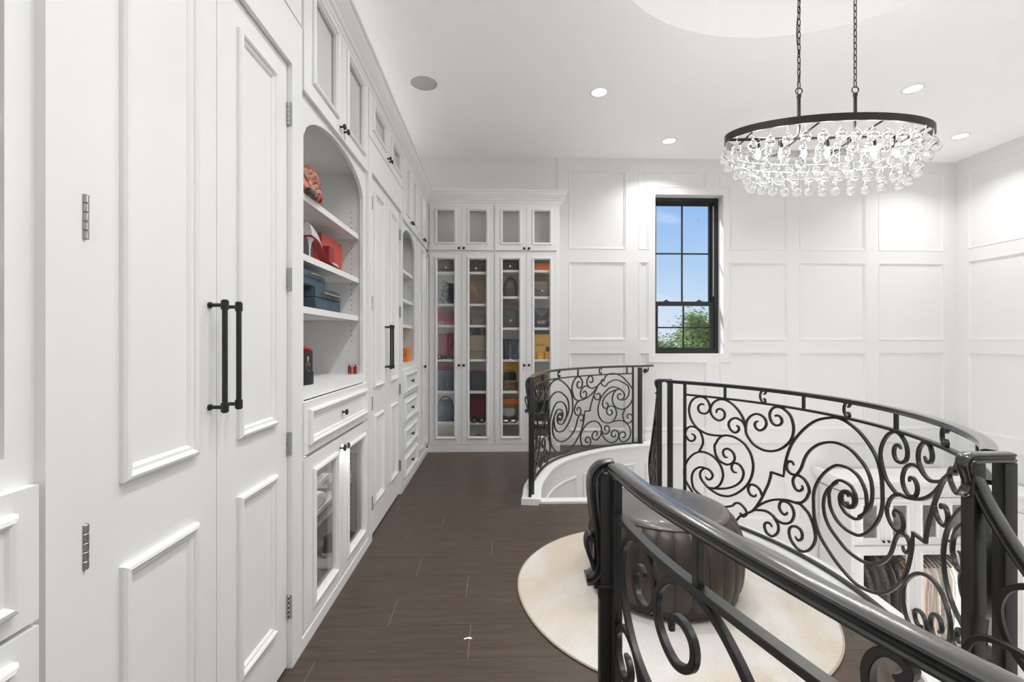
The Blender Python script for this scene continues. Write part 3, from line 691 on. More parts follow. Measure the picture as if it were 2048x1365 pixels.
# ============================================================ wrought-iron balustrades
HALF = [
    [(-0.8727,0.352), (-0.8913,0.356), (-0.9086,0.339), (-0.9115,0.317), (-0.9000,0.296), (-0.8741,0.289), (-0.8512,0.300), (-0.8370,0.327), (-0.8384,0.355), (-0.8512,0.387), (-0.8741,0.405), (-0.9000,0.407), (-0.9317,0.395), (-0.9579,0.365), (-0.9710,0.322), (-0.9710,0.283), (-0.9579,0.234), (-0.9288,0.190), (-0.9000,0.167), (-0.8570,0.149), (-0.8115,0.147), (-0.7607,0.154), (-0.7216,0.163), (-0.6772,0.160), (-0.6331,0.141), (-0.6058,0.117), (-0.5785,0.075), (-0.5649,0.027), (-0.5622,-0.012), (-0.5703,-0.065), (-0.5894,-0.117), (-0.6194,-0.164), (-0.6606,-0.210), (-0.7021,-0.242), (-0.7300,-0.254), (-0.7720,-0.259), (-0.8143,-0.247), (-0.8512,-0.227), (-0.8856,-0.193), (-0.8985,-0.165), (-0.8985,-0.140), (-0.8885,-0.118), (-0.8727,-0.103)],
    [(-0.6634,-0.073), (-0.6800,-0.076), (-0.6938,-0.064), (-0.6966,-0.043), (-0.6883,-0.020), (-0.6689,-0.012), (-0.6441,-0.020), (-0.6263,-0.047), (-0.6222,-0.069), (-0.6304,-0.107), (-0.6524,-0.143), (-0.6855,-0.174), (-0.7272,-0.199), (-0.7720,-0.216), (-0.8171,-0.227), (-0.8455,-0.230)],
    [(-0.7922,0.304), (-0.7931,0.321), (-0.7804,0.335), (-0.7607,0.336), (-0.7439,0.322), (-0.7397,0.298), (-0.7467,0.276), (-0.7635,0.261), (-0.7832,0.256), (-0.8058,0.267), (-0.8228,0.286), (-0.8313,0.309), (-0.8299,0.340), (-0.8185,0.367), (-0.8002,0.387), (-0.7776,0.401), (-0.7579,0.405), (-0.7300,0.402), (-0.6938,0.383), (-0.6606,0.352), (-0.6359,0.318), (-0.6194,0.283), (-0.6085,0.233), (-0.6071,0.206), (-0.5880,0.170), (-0.5554,0.137), (-0.5122,0.120), (-0.4800,0.118), (-0.4479,0.124), (-0.4133,0.139), (-0.3841,0.160), (-0.3525,0.192), (-0.3288,0.229), (-0.3183,0.271), (-0.3183,0.309), (-0.3314,0.354), (-0.3525,0.381), (-0.3815,0.400), (-0.4080,0.404), (-0.4345,0.397), (-0.4559,0.372), (-0.4612,0.341), (-0.4532,0.312), (-0.4372,0.294), (-0.4159,0.290), (-0.3974,0.299), (-0.3868,0.319), (-0.3921,0.340), (-0.4053,0.351), (-0.4186,0.351), (-0.4292,0.345)],
    [(-0.5311,0.294), (-0.5446,0.288), (-0.5527,0.268), (-0.5446,0.247), (-0.5257,0.237), (-0.5095,0.242), (-0.4907,0.261), (-0.4813,0.288), (-0.4880,0.314), (-0.5068,0.333), (-0.5338,0.340), (-0.5554,0.335), (-0.5826,0.314), (-0.6017,0.282), (-0.6071,0.252), (-0.6085,0.223)],
    [(-0.6675,0.242), (-0.6524,0.233), (-0.6524,0.213), (-0.6662,0.195), (-0.6827,0.192), (-0.7021,0.206), (-0.7146,0.230), (-0.7133,0.255), (-0.6966,0.278), (-0.6744,0.290), (-0.6524,0.287), (-0.6277,0.273), (-0.6140,0.249), (-0.6085,0.227)],
    [(-0.9564,0.130), (-0.9404,0.126), (-0.9317,0.110), (-0.9375,0.090), (-0.9550,0.077), (-0.9754,0.083), (-0.9929,0.109), (-0.9959,0.134), (-0.9841,0.165), (-0.9608,0.183), (-0.9346,0.183), (-0.9086,0.168), (-0.8913,0.140), (-0.8813,0.104), (-0.8813,0.072), (-0.8942,0.038), (-0.9086,0.009)],
    [(-0.7216,0.013), (-0.7383,0.012), (-0.7509,0.033), (-0.7481,0.055), (-0.7300,0.071), (-0.7077,0.070), (-0.6883,0.054), (-0.6786,0.032), (-0.6786,0.009), (-0.6910,-0.015), (-0.7077,-0.029), (-0.7272,-0.037), (-0.7495,-0.033), (-0.7776,-0.019), (-0.7973,0.013), (-0.8044,0.051), (-0.8044,0.082), (-0.7973,0.093), (-0.7804,0.127), (-0.7579,0.150), (-0.7356,0.160)],
    [(-0.3164,0.074), (-0.3223,0.090), (-0.3419,0.092), (-0.3577,0.068), (-0.3558,0.041), (-0.3380,0.023), (-0.3124,0.021), (-0.2948,0.033), (-0.2713,0.075), (-0.2479,0.143), (-0.2129,0.197), (-0.1626,0.240), (-0.1010,0.266), (-0.0475,0.271), (0.0097,0.261), (0.0590,0.232), (0.1045,0.194), (0.1310,0.149), (0.1405,0.105), (0.1405,0.070), (0.1348,0.036), (0.1159,-0.007), (0.0894,-0.037), (0.0628,-0.062)],
    [(-0.2693,-0.026), (-0.2635,-0.041), (-0.2791,-0.062), (-0.3026,-0.062), (-0.3183,-0.037), (-0.3203,-0.010), (-0.3065,0.017), (-0.2830,0.025), (-0.2518,0.013), (-0.2284,-0.020), (-0.2245,-0.053), (-0.2284,-0.059), (-0.2401,-0.090), (-0.2674,-0.123), (-0.2987,-0.137), (-0.3078,-0.141), (-0.3472,-0.144), (-0.3868,-0.154), (-0.4266,-0.169), (-0.4666,-0.192), (-0.5068,-0.224), (-0.5392,-0.258), (-0.5608,-0.284)],
    [(-0.5459,-0.178), (-0.5473,-0.190), (-0.5608,-0.197), (-0.5799,-0.192), (-0.5921,-0.171), (-0.5907,-0.150), (-0.5799,-0.129), (-0.5636,-0.123), (-0.5392,-0.127), (-0.5203,-0.144), (-0.5095,-0.168), (-0.5041,-0.180)],
    [(-0.4465,-0.348), (-0.4559,-0.333), (-0.4719,-0.330), (-0.4880,-0.341), (-0.4934,-0.366), (-0.4800,-0.396), (-0.4585,-0.405), (-0.4425,-0.402), (-0.4212,-0.380), (-0.4093,-0.353), (-0.4093,-0.321), (-0.4212,-0.299), (-0.4425,-0.275), (-0.4692,-0.264), (-0.4961,-0.264), (-0.5257,-0.273), (-0.5527,-0.283), (-0.5744,-0.303)],
    [(-0.3551,-0.215), (-0.3577,-0.227), (-0.3709,-0.238), (-0.3894,-0.232), (-0.4027,-0.211), (-0.4000,-0.183), (-0.3841,-0.163), (-0.3577,-0.157), (-0.3341,-0.167), (-0.3183,-0.192), (-0.3157,-0.222), (-0.3288,-0.259), (-0.3498,-0.281), (-0.3736,-0.293), (-0.4000,-0.295), (-0.4212,-0.288), (-0.4425,-0.273)],
    [(-0.3078,-0.340), (-0.2974,-0.351), (-0.2843,-0.352), (-0.2687,-0.334), (-0.2661,-0.308), (-0.2765,-0.287), (-0.2948,-0.280), (-0.3183,-0.284), (-0.3393,-0.305), (-0.3446,-0.337), (-0.3341,-0.371), (-0.3105,-0.396), (-0.2869,-0.407), (-0.2609,-0.404), (-0.2271,-0.379), (-0.2012,-0.338), (-0.1883,-0.295), (-0.1909,-0.259), (-0.2038,-0.216), (-0.2245,-0.176), (-0.2505,-0.154), (-0.2791,-0.138), (-0.3000,-0.141)],
    [(-0.8627,-0.156), (-0.8584,-0.167), (-0.8413,-0.173), (-0.8242,-0.159), (-0.8177,-0.137), (-0.8256,-0.118), (-0.8455,-0.101), (-0.8741,-0.098), (-0.9000,-0.099), (-0.9288,-0.121), (-0.9477,-0.153), (-0.9544,-0.193), (-0.9506,-0.230), (-0.9375,-0.268), (-0.8827,-0.307), (-0.8154,-0.340), (-0.7610,-0.339), (-0.6962,-0.309), (-0.6714,-0.281), (-0.6423,-0.276), (-0.6089,-0.304), (-0.6047,-0.333), (-0.6256,-0.354), (-0.6448,-0.336)],
    [(-0.8115,-0.225), (-0.7832,-0.204), (-0.7635,-0.171), (-0.7523,-0.131), (-0.7523,-0.101), (-0.7635,-0.061), (-0.7860,-0.027), (-0.8171,-0.001), (-0.8570,0.013), (-0.8913,0.013), (-0.9144,0.005), (-0.9462,-0.019), (-0.9783,-0.063), (-0.9988,-0.113), (-1.0047,-0.154), (-1.0032,-0.186), (-0.9900,-0.231), (-0.9266,-0.321), (-0.8530,-0.391), (-0.7610,-0.421), (-0.6797,-0.406), (-0.6428,-0.358), (-0.6017,-0.325), (-0.5608,-0.286), (-0.5284,-0.228), (-0.5068,-0.184), (-0.4880,-0.135), (-0.4692,-0.087), (-0.4559,-0.034), (-0.4532,-0.007)],
    [(-0.4532,-0.007), (-0.3762,-0.009)],
    [(-0.3775,-0.010), (-0.3696,0.056), (-0.3538,0.128), (-0.3301,0.193), (-0.2948,0.252), (-0.2401,0.318), (-0.1780,0.368), (-0.1010,0.397), (-0.0475,0.404), (0.0097,0.388), (0.0666,0.358), (0.1159,0.318), (0.1576,0.273), (0.1803,0.230), (0.1955,0.171), (0.1993,0.112), (0.1993,0.099), (0.1993,0.056), (0.1879,0.003), (0.1613,-0.052), (0.1235,-0.104), (0.0742,-0.148), (0.0363,-0.160), (-0.0170,-0.158), (-0.0666,-0.133), (-0.1010,-0.081), (-0.1087,-0.028), (-0.1087,-0.009), (-0.0972,0.027), (-0.0742,0.060), (-0.0475,0.080), (-0.0170,0.082), (0.0173,0.073), (0.0401,0.048), (0.0457,0.033), (0.0476,0.004), (0.0325,-0.026), (0.0059,-0.040), (-0.0208,-0.034), (-0.0341,-0.009), (-0.0303,0.017), (-0.0170,0.028), (-0.0017,0.026), (0.0089,0.012)],
]
ZC = .492
HR = [(a * .62, b * .72) for a, b in [(-.026, -.034), (-.031, -.027), (-.030, -.023), (-.024, -.020), (-.025, -.013), (-.029, -.009), (-.028, -.004), (-.015, 0), (.015, 0), (.028, -.004), (.029, -.009), (.025, -.013), (.024, -.020), (.030, -.023), (.031, -.027), (.026, -.034)]]
def sq(w, h=None, b=.0015):
    w /= 2; h = (h / 2) if h else w
    return [(-w + b, -h), (w - b, -h), (w, -h + b), (w, h - b), (w - b, h), (-w + b, h), (-w, h - b), (-w, -h + b)]
def bar(name, root, Cv, uz, prof, n=5, taper=False, m='iron', noff=0.0, smooth=True):
    D = catmull(uz, n) if n > 1 else uz
    # equalise very short steps
    Q = [D[0]]
    for p in D[1:]:
        if hypot(p[0] - Q[-1][0], p[1] - Q[-1][1]) > .004: Q.append(p)
    pts = [Cv(u, z, noff) for u, z in Q]; nn = [Cv.n(u) for u, z in Q]
    sc = [1.0] * len(Q)
    if taper:
        for i in range(len(Q)):
            if i < 4: sc[i] = .62 + .095 * i
    bm = bmn(); sweep(bm, pts, nn, prof, sc); return obj(name, bm, M[m], root, smooth=smooth, auto=42)
ORN = [(.006, .014), (.012, .020), (.015, .029), (.008, .036), (-.004, .034), (-.013, .019), (-.016, 0), (-.013, -.019), (-.004, -.034), (.007, -.036), (.013, -.028), (.010, -.016), (.003, -.014)]
def panel(root, Cv, L, picks, orns, z0=0, s_=1.0, zlow=True, half=None, off=0.0):
    strokes = []
    for st in HALF:
        strokes.append([(off + u * L, ZC + z * s_) for u, z in st]); strokes.append([(off - u * L, ZC - z * s_) for u, z in st])
    SQ = sq(.0135)
    for st in strokes:
        zz = len(st) == 2 and st[0][1] != 0 and abs(st[0][1] - st[1][1]) < .01
        bar('scroll', root, Cv, st, SQ, 1 if zz else 5, taper=not zz)
    for e in ((-L,) if Cv is CB else (-L, L)):
        bar('end_bar', root, Cv, [(off + e, .055), (off + e, .5), (off + e, .986)], sq(.019), 1)
    sp = lambda z, a, b, k: [(a + (b - a) * i / k, z) for i in range(k + 1)]
    bar('mid_rail', root, Cv, sp(.905, off - L, off + L, 60), sq(.022, .013), 1); bar('bottom_rail', root, Cv, sp(.062, off - L - .1, off + L + .1, 60), sq(.024, .014), 1)
    for u in picks: bar('picket', root, Cv, [(off + u, .911), (off + u, .99)], sq(.015), 1)
    for u in orns: bar('c_scroll', root, Cv, [(off + u + a * 1.3, .949 + b * 1.02) for a, b in ORN], sq(.013, .010, .001), 4)
def newel(root, x, y, z0, z1, w=.046, rot=0):
    bm = bmn(); b2 = bmn(); rbox(b2, -w / 2, w / 2, -w / 2, w / 2, z0, z1, .003); rbox(b2, -w / 2 - .006, w / 2 + .006, -w / 2 - .006, w / 2 + .006, z0, z0 + .012, .002)
    join(bm, b2, Matrix.Translation((x, y, 0)) @ Matrix.Rotation(rot, 4, 'Z')); return obj('newel', bm, M['iron'], root, smooth=True, auto=35)
def tongue(root, o, d, pts, prof=HR, m='ironrail', scale=None, name='handrail_scroll'):
    """path in the vertical plane through o with horizontal direction d; pts (t, z)"""
    d = Vector((d[0], d[1], 0)).normalized(); nn = Vector((d.y, -d.x, 0)); D = catmull(pts, 6)
    P = [Vector((o[0], o[1], 0)) + d * t + Vector((0, 0, z)) for t, z in D]
    bm = bmn(); sweep(bm, P, [nn] * len(P), prof, scale); return obj(name, bm, M[m], root, smooth=True, auto=40)
TN = [(.012, 1.006), (0, 1.006), (-.024, 1.001), (-.044, .980), (-.050, .95), (-.047, .90), (-.040, .85), (-.034, .80), (-.033, .765), (-.042, .742), (-.056, .738)]
TN_ = [(.03, 1.006), (0, 1.006), (-.022, 1.002), (-.042, .985), (-.05, .958), (-.047, .92), (-.040, .88), (-.040, .85), (-.048, .825), (-.064, .812), (-.078, .822)]
HRs = [(a * .8, b) for a, b in HR]
# --- far balustrade (A), near balustrade (C)
def outer_rail(Cv, label, picks, orns, post0, rot0, ztop=1.006):
    t = thing('balustrade', label, 'railing', Cv(1.2, 0))
    panel(t, Cv, 1.2, picks, orns, off=1.212)
    k = 90; bar('handrail', t, Cv, [(-.0 + 2.74 * i / k, ztop) for i in range(k + 1)], HR, 1, m='ironrail')
    newel(t, post0[0], post0[1], (.03), .985, .042, rot=rot0); p = Cv(2.51, 0); q = Cv.raw(2.51)[1]; newel(t, p.x, p.y, .05, .975, .042, math.atan2(q.y, q.x))
    d = Cv.raw(0.02)[1]; o = Cv(.0, 0)
    o = Vector((post0[0], post0[1], 0)); d = Vector((1, 0)); tongue(t, (o.x, o.y), d, [(a, z + ztop - 1.006) for a, z in TN], prof=HR)
    # flat scroll curling out below the tongue
    curl = [(-.036, .83), (-.045, .842), (-.051, .832), (-.050, .81), (-.042, .785), (-.034, .76), (-.030, .72)]
    tongue(t, (o.x, o.y), d, curl, sq(.03, .009), 'iron', name='scroll')
    bm = bmn(); b2 = bmn(); rbox(b2, -.026, .026, -.026, .026, .70, .73, .003); join(bm, b2, Matrix.Translation((post0[0], post0[1], 0)) @ Matrix.Rotation(rot0, 4, 'Z')); obj('collar', bm, M['iron'], t)
    # wall bracket
    p = Cv(2.64, 0); bm = bmn(); y1 = YB if Cv is CA else YF; s = 1 if Cv is CA else -1
    tube(bm, [(p.x, p.y, .975), (p.x, p.y, .94), (p.x, p.y + s * .03, .925), (p.x, y1 - s * .012, .925)], .008, 10); lathe(bm, [(.028, 0), (.028, .006)], c=(p.x, y1 - (.02 if s > 0 else -.014), .925), axis='y', seg=18); obj('wall_bracket', bm, M['iron'], t, smooth=True, auto=40)
    return t
outer_rail(CA, 'black scrolled iron balustrade curving from the stair top to the back wall', [-.46, .335, 1.116], [-.86, -.02, .715], (.277, 3.755), .08)
outer_rail(CC, 'black scrolled iron balustrade running past the camera at the bottom of the photo', [-.88, -.3, .3, .88], [-.6, 0, .6], (.262, 1.085), -.08, 1.019)
# --- landing balustrade (B)
t = thing('balustrade', 'long bowed black iron balustrade with big spirals around the round landing', 'railing', CB(0, 0))
panel(t, CB, 1.16, [-.857, -.299, .323, .95], [-.582, -.005, .665], off=-.002)
k = 90; bar('handrail', t, CB, [(-1.30 + 2.51 * i / k, 1.006) for i in range(k + 1)], HR, 1, m='ironrail')
NB = [((1.3386, 3.53), (1.253, 3.53)), ((1.344, 1.178), (1.258, 1.178))]
for (a, b) in NB:
    pa, pb = Vector(a), Vector(b); rt = math.atan2((pb - pa).y, (pb - pa).x)
    newel(t, a[0], a[1], .05, .98, .035, 0); newel(t, b[0], b[1], .02, .98, .035, 0)
    d = (pa - pb).normalized(); ln = (pa - pb).length
    bm = bmn(); n_ = Vector((d.y, -d.x, 0)); P = [Vector((*(pa + d * .012), 1.006)), Vector((*pb, 1.006))]; sweep(bm, P, [n_, n_], [(q[0] * 1.06, q[1]) for q in HR]); obj('handrail_turn', bm, M['ironrail'], t, smooth=True, auto=40)
    tongue(t, b, (-d.x, -d.y) if False else d, [(.03, 1.006), (0, 1.006), (-.018, 1.004), (-.033, .992), (-.036, .970), (-.027, .942), (-.021, .920), (-.024, .904), (-.034, .897)], scale=[1.05 - .62 * max(0, i - 14) / 34 for i in range(49)])
# --- stair railings going down from the landing newels
def stair_rail(sg, label, nb):
    pts = [nb]; cx, cy = 1.98, YM + sg * 1.43
    pts += [(cx - .66 * cos(radians(a)), cy + sg * .66 * sin(radians(a))) for a in range(4, 176, 6)]
    Cv = Curve(catmull(pts, 3), 1)
    def slope(s): return -max(0, s - .02) * 1.36 if s < .9 else -.88 * 1.36 - (s - .9) * 1.36
    Cv.slope = slope
    t = thing('stair_railing', label, 'railing', (pts[2][0], pts[2][1], ZL))
    hz = [(0.0, .99), (.012, .955), (.035, .92), (.07, .90), (.12, .89), (.2, .89)] + [(.3 + .08 * i, .90) for i in range(20)]
    bar('handrail', t, Cv, hz, HR, 3, m='ironrail')
    bar('bottom_rail', t, Cv, [(.06 + .08 * i, .06) for i in range(23)], sq(.024, .014), 1)
    bar('mid_rail', t, Cv, [(.16 + .08 * i, .80) for i in range(22)], sq(.02, .013), 1)
    SQ = sq(.0145)
    if sg < 0:
        Cn = Curve(Cv.P, 1)
        bar('scroll', t, Cn, [(a + .012, z) for a, z in [(.24, .64), (.16, .70), (.10, .705), (.06, .68), (.042, .635), (.045, .585), (.07, .53), (.13, .47), (.2, .44)]], SQ, 5)
        bar('scroll', t, Cn, [(a + .018, z) for a, z in [(.24, .48), (.14, .54), (.07, .555), (.02, .545), (-.008, .51), (-.014, .46), (-.004, .40), (.03, .33), (.09, .27), (.16, .24)]], SQ, 5, noff=.038)
        bar('scroll', t, Cn, [(.20, .36), (.13, .42), (.08, .425), (.05, .40), (.048, .37)], SQ, 5, noff=.02)
    for st in HALF:
        for q in (1, -1):
            bar('scroll', t, Cv, [(.66 + q * u * .56, .43 + q * z * .86) for u, z in st], SQ, 1 if len(st) == 2 else 5)
    return t
stair_rail(1, 'iron stair railing descending behind the pouf from the far end of the bowed balustrade', NB[0][1])
stair_rail(-1, 'iron stair railing descending at the right edge of the photo from the near newels', NB[1][1])

# ============================================================ rug and pouf
RC = (.875, 2.385)
rm = bpy.data.materials.new('hide_rug'); rm.use_nodes = True; T_ = rm.node_tree; b_ = T_.nodes['Principled BSDF']; Lk = T_.links.new
tc_ = T_.nodes.new('ShaderNodeTexCoord'); n1 = T_.nodes.new('ShaderNodeTexNoise'); n1.inputs['Scale'].default_value = 1.7; n1.inputs['Detail'].default_value = 3; n1.inputs['Distortion'].default_value = .6
mp_ = T_.nodes.new('ShaderNodeMapping'); mp_.inputs['Location'].default_value = (2.2, .4, 0); Lk(tc_.outputs['Object'], mp_.inputs[0]); Lk(mp_.outputs[0], n1.inputs[0])
r1 = T_.nodes.new('ShaderNodeValToRGB'); r1.color_ramp.elements[0].position = .40; r1.color_ramp.elements[1].position = .60; r1.color_ramp.elements[0].color = (.56, .485, .395, 1); r1.color_ramp.elements[1].color = (.62, .60, .575, 1); Lk(n1.outputs[0], r1.inputs[0])
n2 = T_.nodes.new('ShaderNodeTexNoise'); n2.inputs['Scale'].default_value = 130; n2.inputs['Detail'].default_value = 4; Lk(tc_.outputs['Object'], n2.inputs[0])
mx_ = T_.nodes.new('ShaderNodeMix'); mx_.data_type = 'RGBA'; mx_.blend_type = 'OVERLAY'; mx_.inputs[0].default_value = .22; Lk(r1.outputs[0], mx_.inputs[6]); Lk(n2.outputs[0], mx_.inputs[7]); Lk(mx_.outputs[2], b_.inputs['Base Color'])
u_ = T_.nodes.new('ShaderNodeBump'); u_.inputs['Strength'].default_value = .5; u_.inputs['Distance'].default_value = .003; Lk(n2.outputs[0], u_.inputs['Height']); Lk(u_.outputs[0], b_.inputs['Normal']); b_.inputs['Roughness'].default_value = .9; b_.inputs['Sheen Weight'].default_value = .15
t = thing('rug', 'round cream and beige hide rug under the pouf', 'rug', (RC[0], RC[1], 0))
bm = bmn(); R_ = .765; pf = [(.001, .010), (.2, .0104), (.5, .010), (R_ - .02, .0095), (R_ - .004, .008)]
rg = [[bm.verts.new((RC[0] + r * (1 + .006 * sin(3 * a) + .003 * sin(7 * a)) * cos(a), RC[1] + r * (1 + .006 * sin(3 * a) + .003 * sin(7 * a)) * sin(a), h)) for a in [2 * pi * i / 96 for i in range(96)]] for r, h in pf]
for a, b in zip(rg, rg[1:]):
    for i in range(96): face(bm, [a[i], a[(i + 1) % 96], b[(i + 1) % 96], b[i]])
face(bm, rg[0]); obj('pile', bm, rm, t, smooth=True)
M['binding'] = mat('rug_binding', (.42, .36, .29), .8)
bm = bmn(); tube(bm, [(RC[0] + (R_) * (1 + .006 * sin(3 * a) + .003 * sin(7 * a)) * cos(a), RC[1] + R_ * (1 + .006 * sin(3 * a) + .003 * sin(7 * a)) * sin(a), .0048) for a in [2 * pi * i / 128 for i in range(128)]], .0055, 6, closed=True); obj('binding', bm, M['binding'], t, smooth=True)
M['leather'] = mat('brown_leather', (.085, .056, .040), .46, spec=.5, noise=(5, (.026, .018, .014), .38, .68, (1, 1, .4)), bump=(55, .25, .002))
M['leathertop'] = mat('sheen_leather_top', (.085, .080, .078), .34, spec=.6, coat=.25, noise=(4, (.055, .045, .040), .42, .66), bump=(70, .18, .0015))  # grey patina, with window reflection put into the base colour
M['seam'] = mat('leather_seam', (.03, .02, .015), .6)
PC = (.875, 2.41, .0105)
t = thing('pouf', 'round brown leather pouf with pleated sides and grey-brown top standing on the rug', 'pouf', PC)
def pr(v):   # side profile, v 0 (floor) .. 1 (rim)
    return [(.315, .0), (.352, .035), (.382, .10), (.392, .18), (.390, .26), (.378, .33), (.352, .385), (.322, .412)]
NP = 30; prof = catmull(pr(0), 4)
bm = bmn(); w = 2 * pi / NP; G_ = []
for r, z in prof:
    row = []
    for j in range(9):
        q = j / 8; puff = .009 * (1 - abs(2 * q - 1) ** 3.2); a = (q - .5) * w * .995; rr = r - .009 + puff
        row.append(bm.verts.new((rr * cos(a), rr * sin(a), z)))
    G_.append(row)
for a, b in zip(G_, G_[1:]):
    for j in range(8): face(bm, [a[j], a[j + 1], b[j + 1], b[j]])
p0 = obj('side_panel', bm, M['leather'], t, local=True, smooth=True)
bm = bmn(); tube(bm, [((r - .0095) * cos(w / 2), (r - .0095) * sin(w / 2), z) for r, z in prof], .0022, 6); s0 = obj('seam', bm, M['seam'], t, local=True, smooth=True)
for i in range(1, NP):
    for q in (p0, s0):
        c = q.copy(); C.objects.link(c); c.rotation_euler = (0, 0, w * i)
bm = bmn(); NT = 72; tp = catmull([(.001, .447), (.10, .446), (.20, .443), (.27, .436), (.305, .426), (.322, .412), (.326, .405)], 4)
rg = []
for r, z in tp: rg.append([bm.verts.new((r * cos(2 * pi * i / NT), r * sin(2 * pi * i / NT), z + .0018 * sin(2 * pi * i / NT * 3 + r * 9) * (r > .01))) for i in range(NT)])
for a, b in zip(rg, rg[1:]):
    for i in range(NT): face(bm, [a[i], a[(i + 1) % NT], b[(i + 1) % NT], b[i]])
obj('top', bm, M['leathertop'], t, local=True, smooth=True)
bm = bmn(); tube(bm, [(.323 * cos(2 * pi * i / 80), .323 * sin(2 * pi * i / 80), .4125) for i in range(80)], .004, 6, closed=True); obj('piping', bm, M['leather'], t, local=True, smooth=True)
bm = bmn(); lathe(bm, [(.31, .0), (.36, .03), (.374, .1), (.374, .3), (.34, .37), (.31, .40)], seg=40); obj('core', bm, M['seam'], t, local=True, smooth=True)
bm = bmn(); pts = [(-.145, 2.005), (-.128, 2.012), (-.118, 2.006), (-.110, 2.013), (-.116, 2.018), (-.127, 2.021), (-.146, 2.013)]
a = [bm.verts.new((x + .0, y + .0, .0008)) for x, y in pts]; b = [bm.verts.new((x, y, .002)) for x, y in pts]; face(bm, b); face(bm, a[::-1])
for i in range(len(pts)): face(bm, [a[i], a[(i + 1) % 7], b[(i + 1) % 7], b[i]])
tag(obj('paper_scrap', bm, M['paper']), 'tiny scrap of white paper lying on the dark plank floor', 'scrap')

# ============================================================ chandelier
CH = (1.757, 2.40); ZR = 2.372; CR = -.075
t = thing('chandelier', 'oval black-framed chandelier hung with clear glass drops on two chains', 'chandelier', (CH[0], CH[1], ZR), 0)
cz, sz = cos(CR), sin(CR)
def ch(x, y, z): return (CH[0] + x * cz - y * sz, CH[1] + x * sz + y * cz, ZR + z)
def oval(a, b, z0, z1, th, k=96):
    bm = bmn(); R = []
    for i in range(k):
        q = 2 * pi * i / k; c, s = cos(q), sin(q); R.append([bm.verts.new(ch(*p)) for p in ((a * c, b * s, z0), (a * c, b * s, z1), ((a - th) * c, (b - th) * s, z1), ((a - th) * c, (b - th) * s, z0))])
    for i in range(k):
        A, B = R[i], R[(i + 1) % k]
        for q in range(4): face(bm, [A[q], A[(q + 1) % 4], B[(q + 1) % 4], B[q]])
    return bm
obj('oval_ring', oval(.53, .225, 0, .038, .006), M['bronze'], t, smooth=True, auto=40)
TIERS = [(.53, .225, -.001, 32, .020), (.505, .20, -.055, 30, .018), (.465, .17, -.110, 28, .018), (.405, .125, -.166, 25, .020)]
for a, b, z, k, s in TIERS[1:]:
    obj('drop_ring', oval(a, b, z - .0012, z + .0012, .002, 72), M['silver'], t, smooth=True, auto=40)
bm = bmn()
for x in (-.43, -.15, .15, .43):
    y = .222 * sqrt(1 - (x / .53) ** 2); bmx = bmn(); P = [ch(x, -y, .012), ch(x, y, .012)]; tube(bm, P, .005, 6); bmx.free()
tube(bm, [ch(-.53, 0, .012), ch(.53, 0, .012)], .008, 8)
obj('cross_frame', bm, M['bronze'], t, smooth=True)
bm = bmn()
for x in (-.35, 0, .35):
    for a, b, z, k, s in TIERS[1:]:
        y = b * sqrt(max(0, 1 - (x / a) ** 2))
        tube(bm, [ch(x, -y * .98, z), ch(x, y * .98, z)], .0010, 5)
    for y in (-.1, .1): tube(bm, [ch(x, y, .01), ch(x, y, -.17)], .0010, 5)
obj('drop_frame', bm, M['silver'], t)
# glass drop mesh, shared
def drop_mesh(s):
    bm = bmn(); lathe(bm, catmull([(.0006, .0), (.0022, -.004), (.0036, -.012), (.0075, -.022), (s * .78, -.034), (s, -.049), (s * .92, -.060), (s * .62, -.070), (s * .28, -.0745), (.0005, -.0755)], 2), seg=14)
    bmesh.ops.recalc_face_normals(bm, faces=bm.faces[:])
    me = bpy.data.meshes.new('glass_drop'); bm.to_mesh(me); bm.free(); me.materials.append(M['glass'])
    for p in me.polygons: p.use_smooth = True
    return me
def hook_mesh():
    bm = bmn(); tube(bm, [(0, 0, .0), (0, 0, .020)], .0008, 4); me = bpy.data.meshes.new('hook'); bm.to_mesh(me); bm.free(); me.materials.append(M['silver']); return me
DM = {.021: drop_mesh(.0238), .017: drop_mesh(.0205)}; HM = hook_mesh(); rd = random.Random(5)
for ti, (a, b, z, k, s) in enumerate(TIERS):
    # equal arc spacing round the oval
    Q = [(a * cos(2 * pi * i / 720), b * sin(2 * pi * i / 720)) for i in range(721)]; Ls = [0]
    for p, q in zip(Q, Q[1:]): Ls.append(Ls[-1] + hypot(q[0] - p[0], q[1] - p[1]))
    for i in range(k):
        tgt = Ls[-1] * ((i + .5 * (ti % 2)) / k); j = next(n for n, l in enumerate(Ls) if l >= tgt - 1e-9); x, y = Q[j]
        big = i % 2 == 0 or ti in (0, 3); me = DM[.021] if big else DM[.017]
        o = bpy.data.objects.new('glass_drop', me); C.objects.link(o); o.parent = t
        drop = (.020 if big else .014) + rd.uniform(-.002, .002); p = ch(x, y, z - drop); o.location = (p[0] - CH[0], p[1] - CH[1], p[2] - ZR); o.rotation_euler = (rd.uniform(-.05, .05), rd.uniform(-.05, .05), rd.uniform(0, 3)); sc = 1.0 if big else .8; o.scale = (sc, sc, sc)
        h = bpy.data.objects.new('hook', HM); C.objects.link(h); h.parent = o
for x in (-.34, -.17, 0, .17, .34):
    d = bpy.data.lights.new('chandelier_lamp', 'POINT'); d.energy = CHAND_W; d.shadow_soft_size = .035; d.color = (1, .99, .97)
    o = bpy.data.objects.new('chandelier_lamp', d); C.objects.link(o); o.location = ch(x, 0, .062)
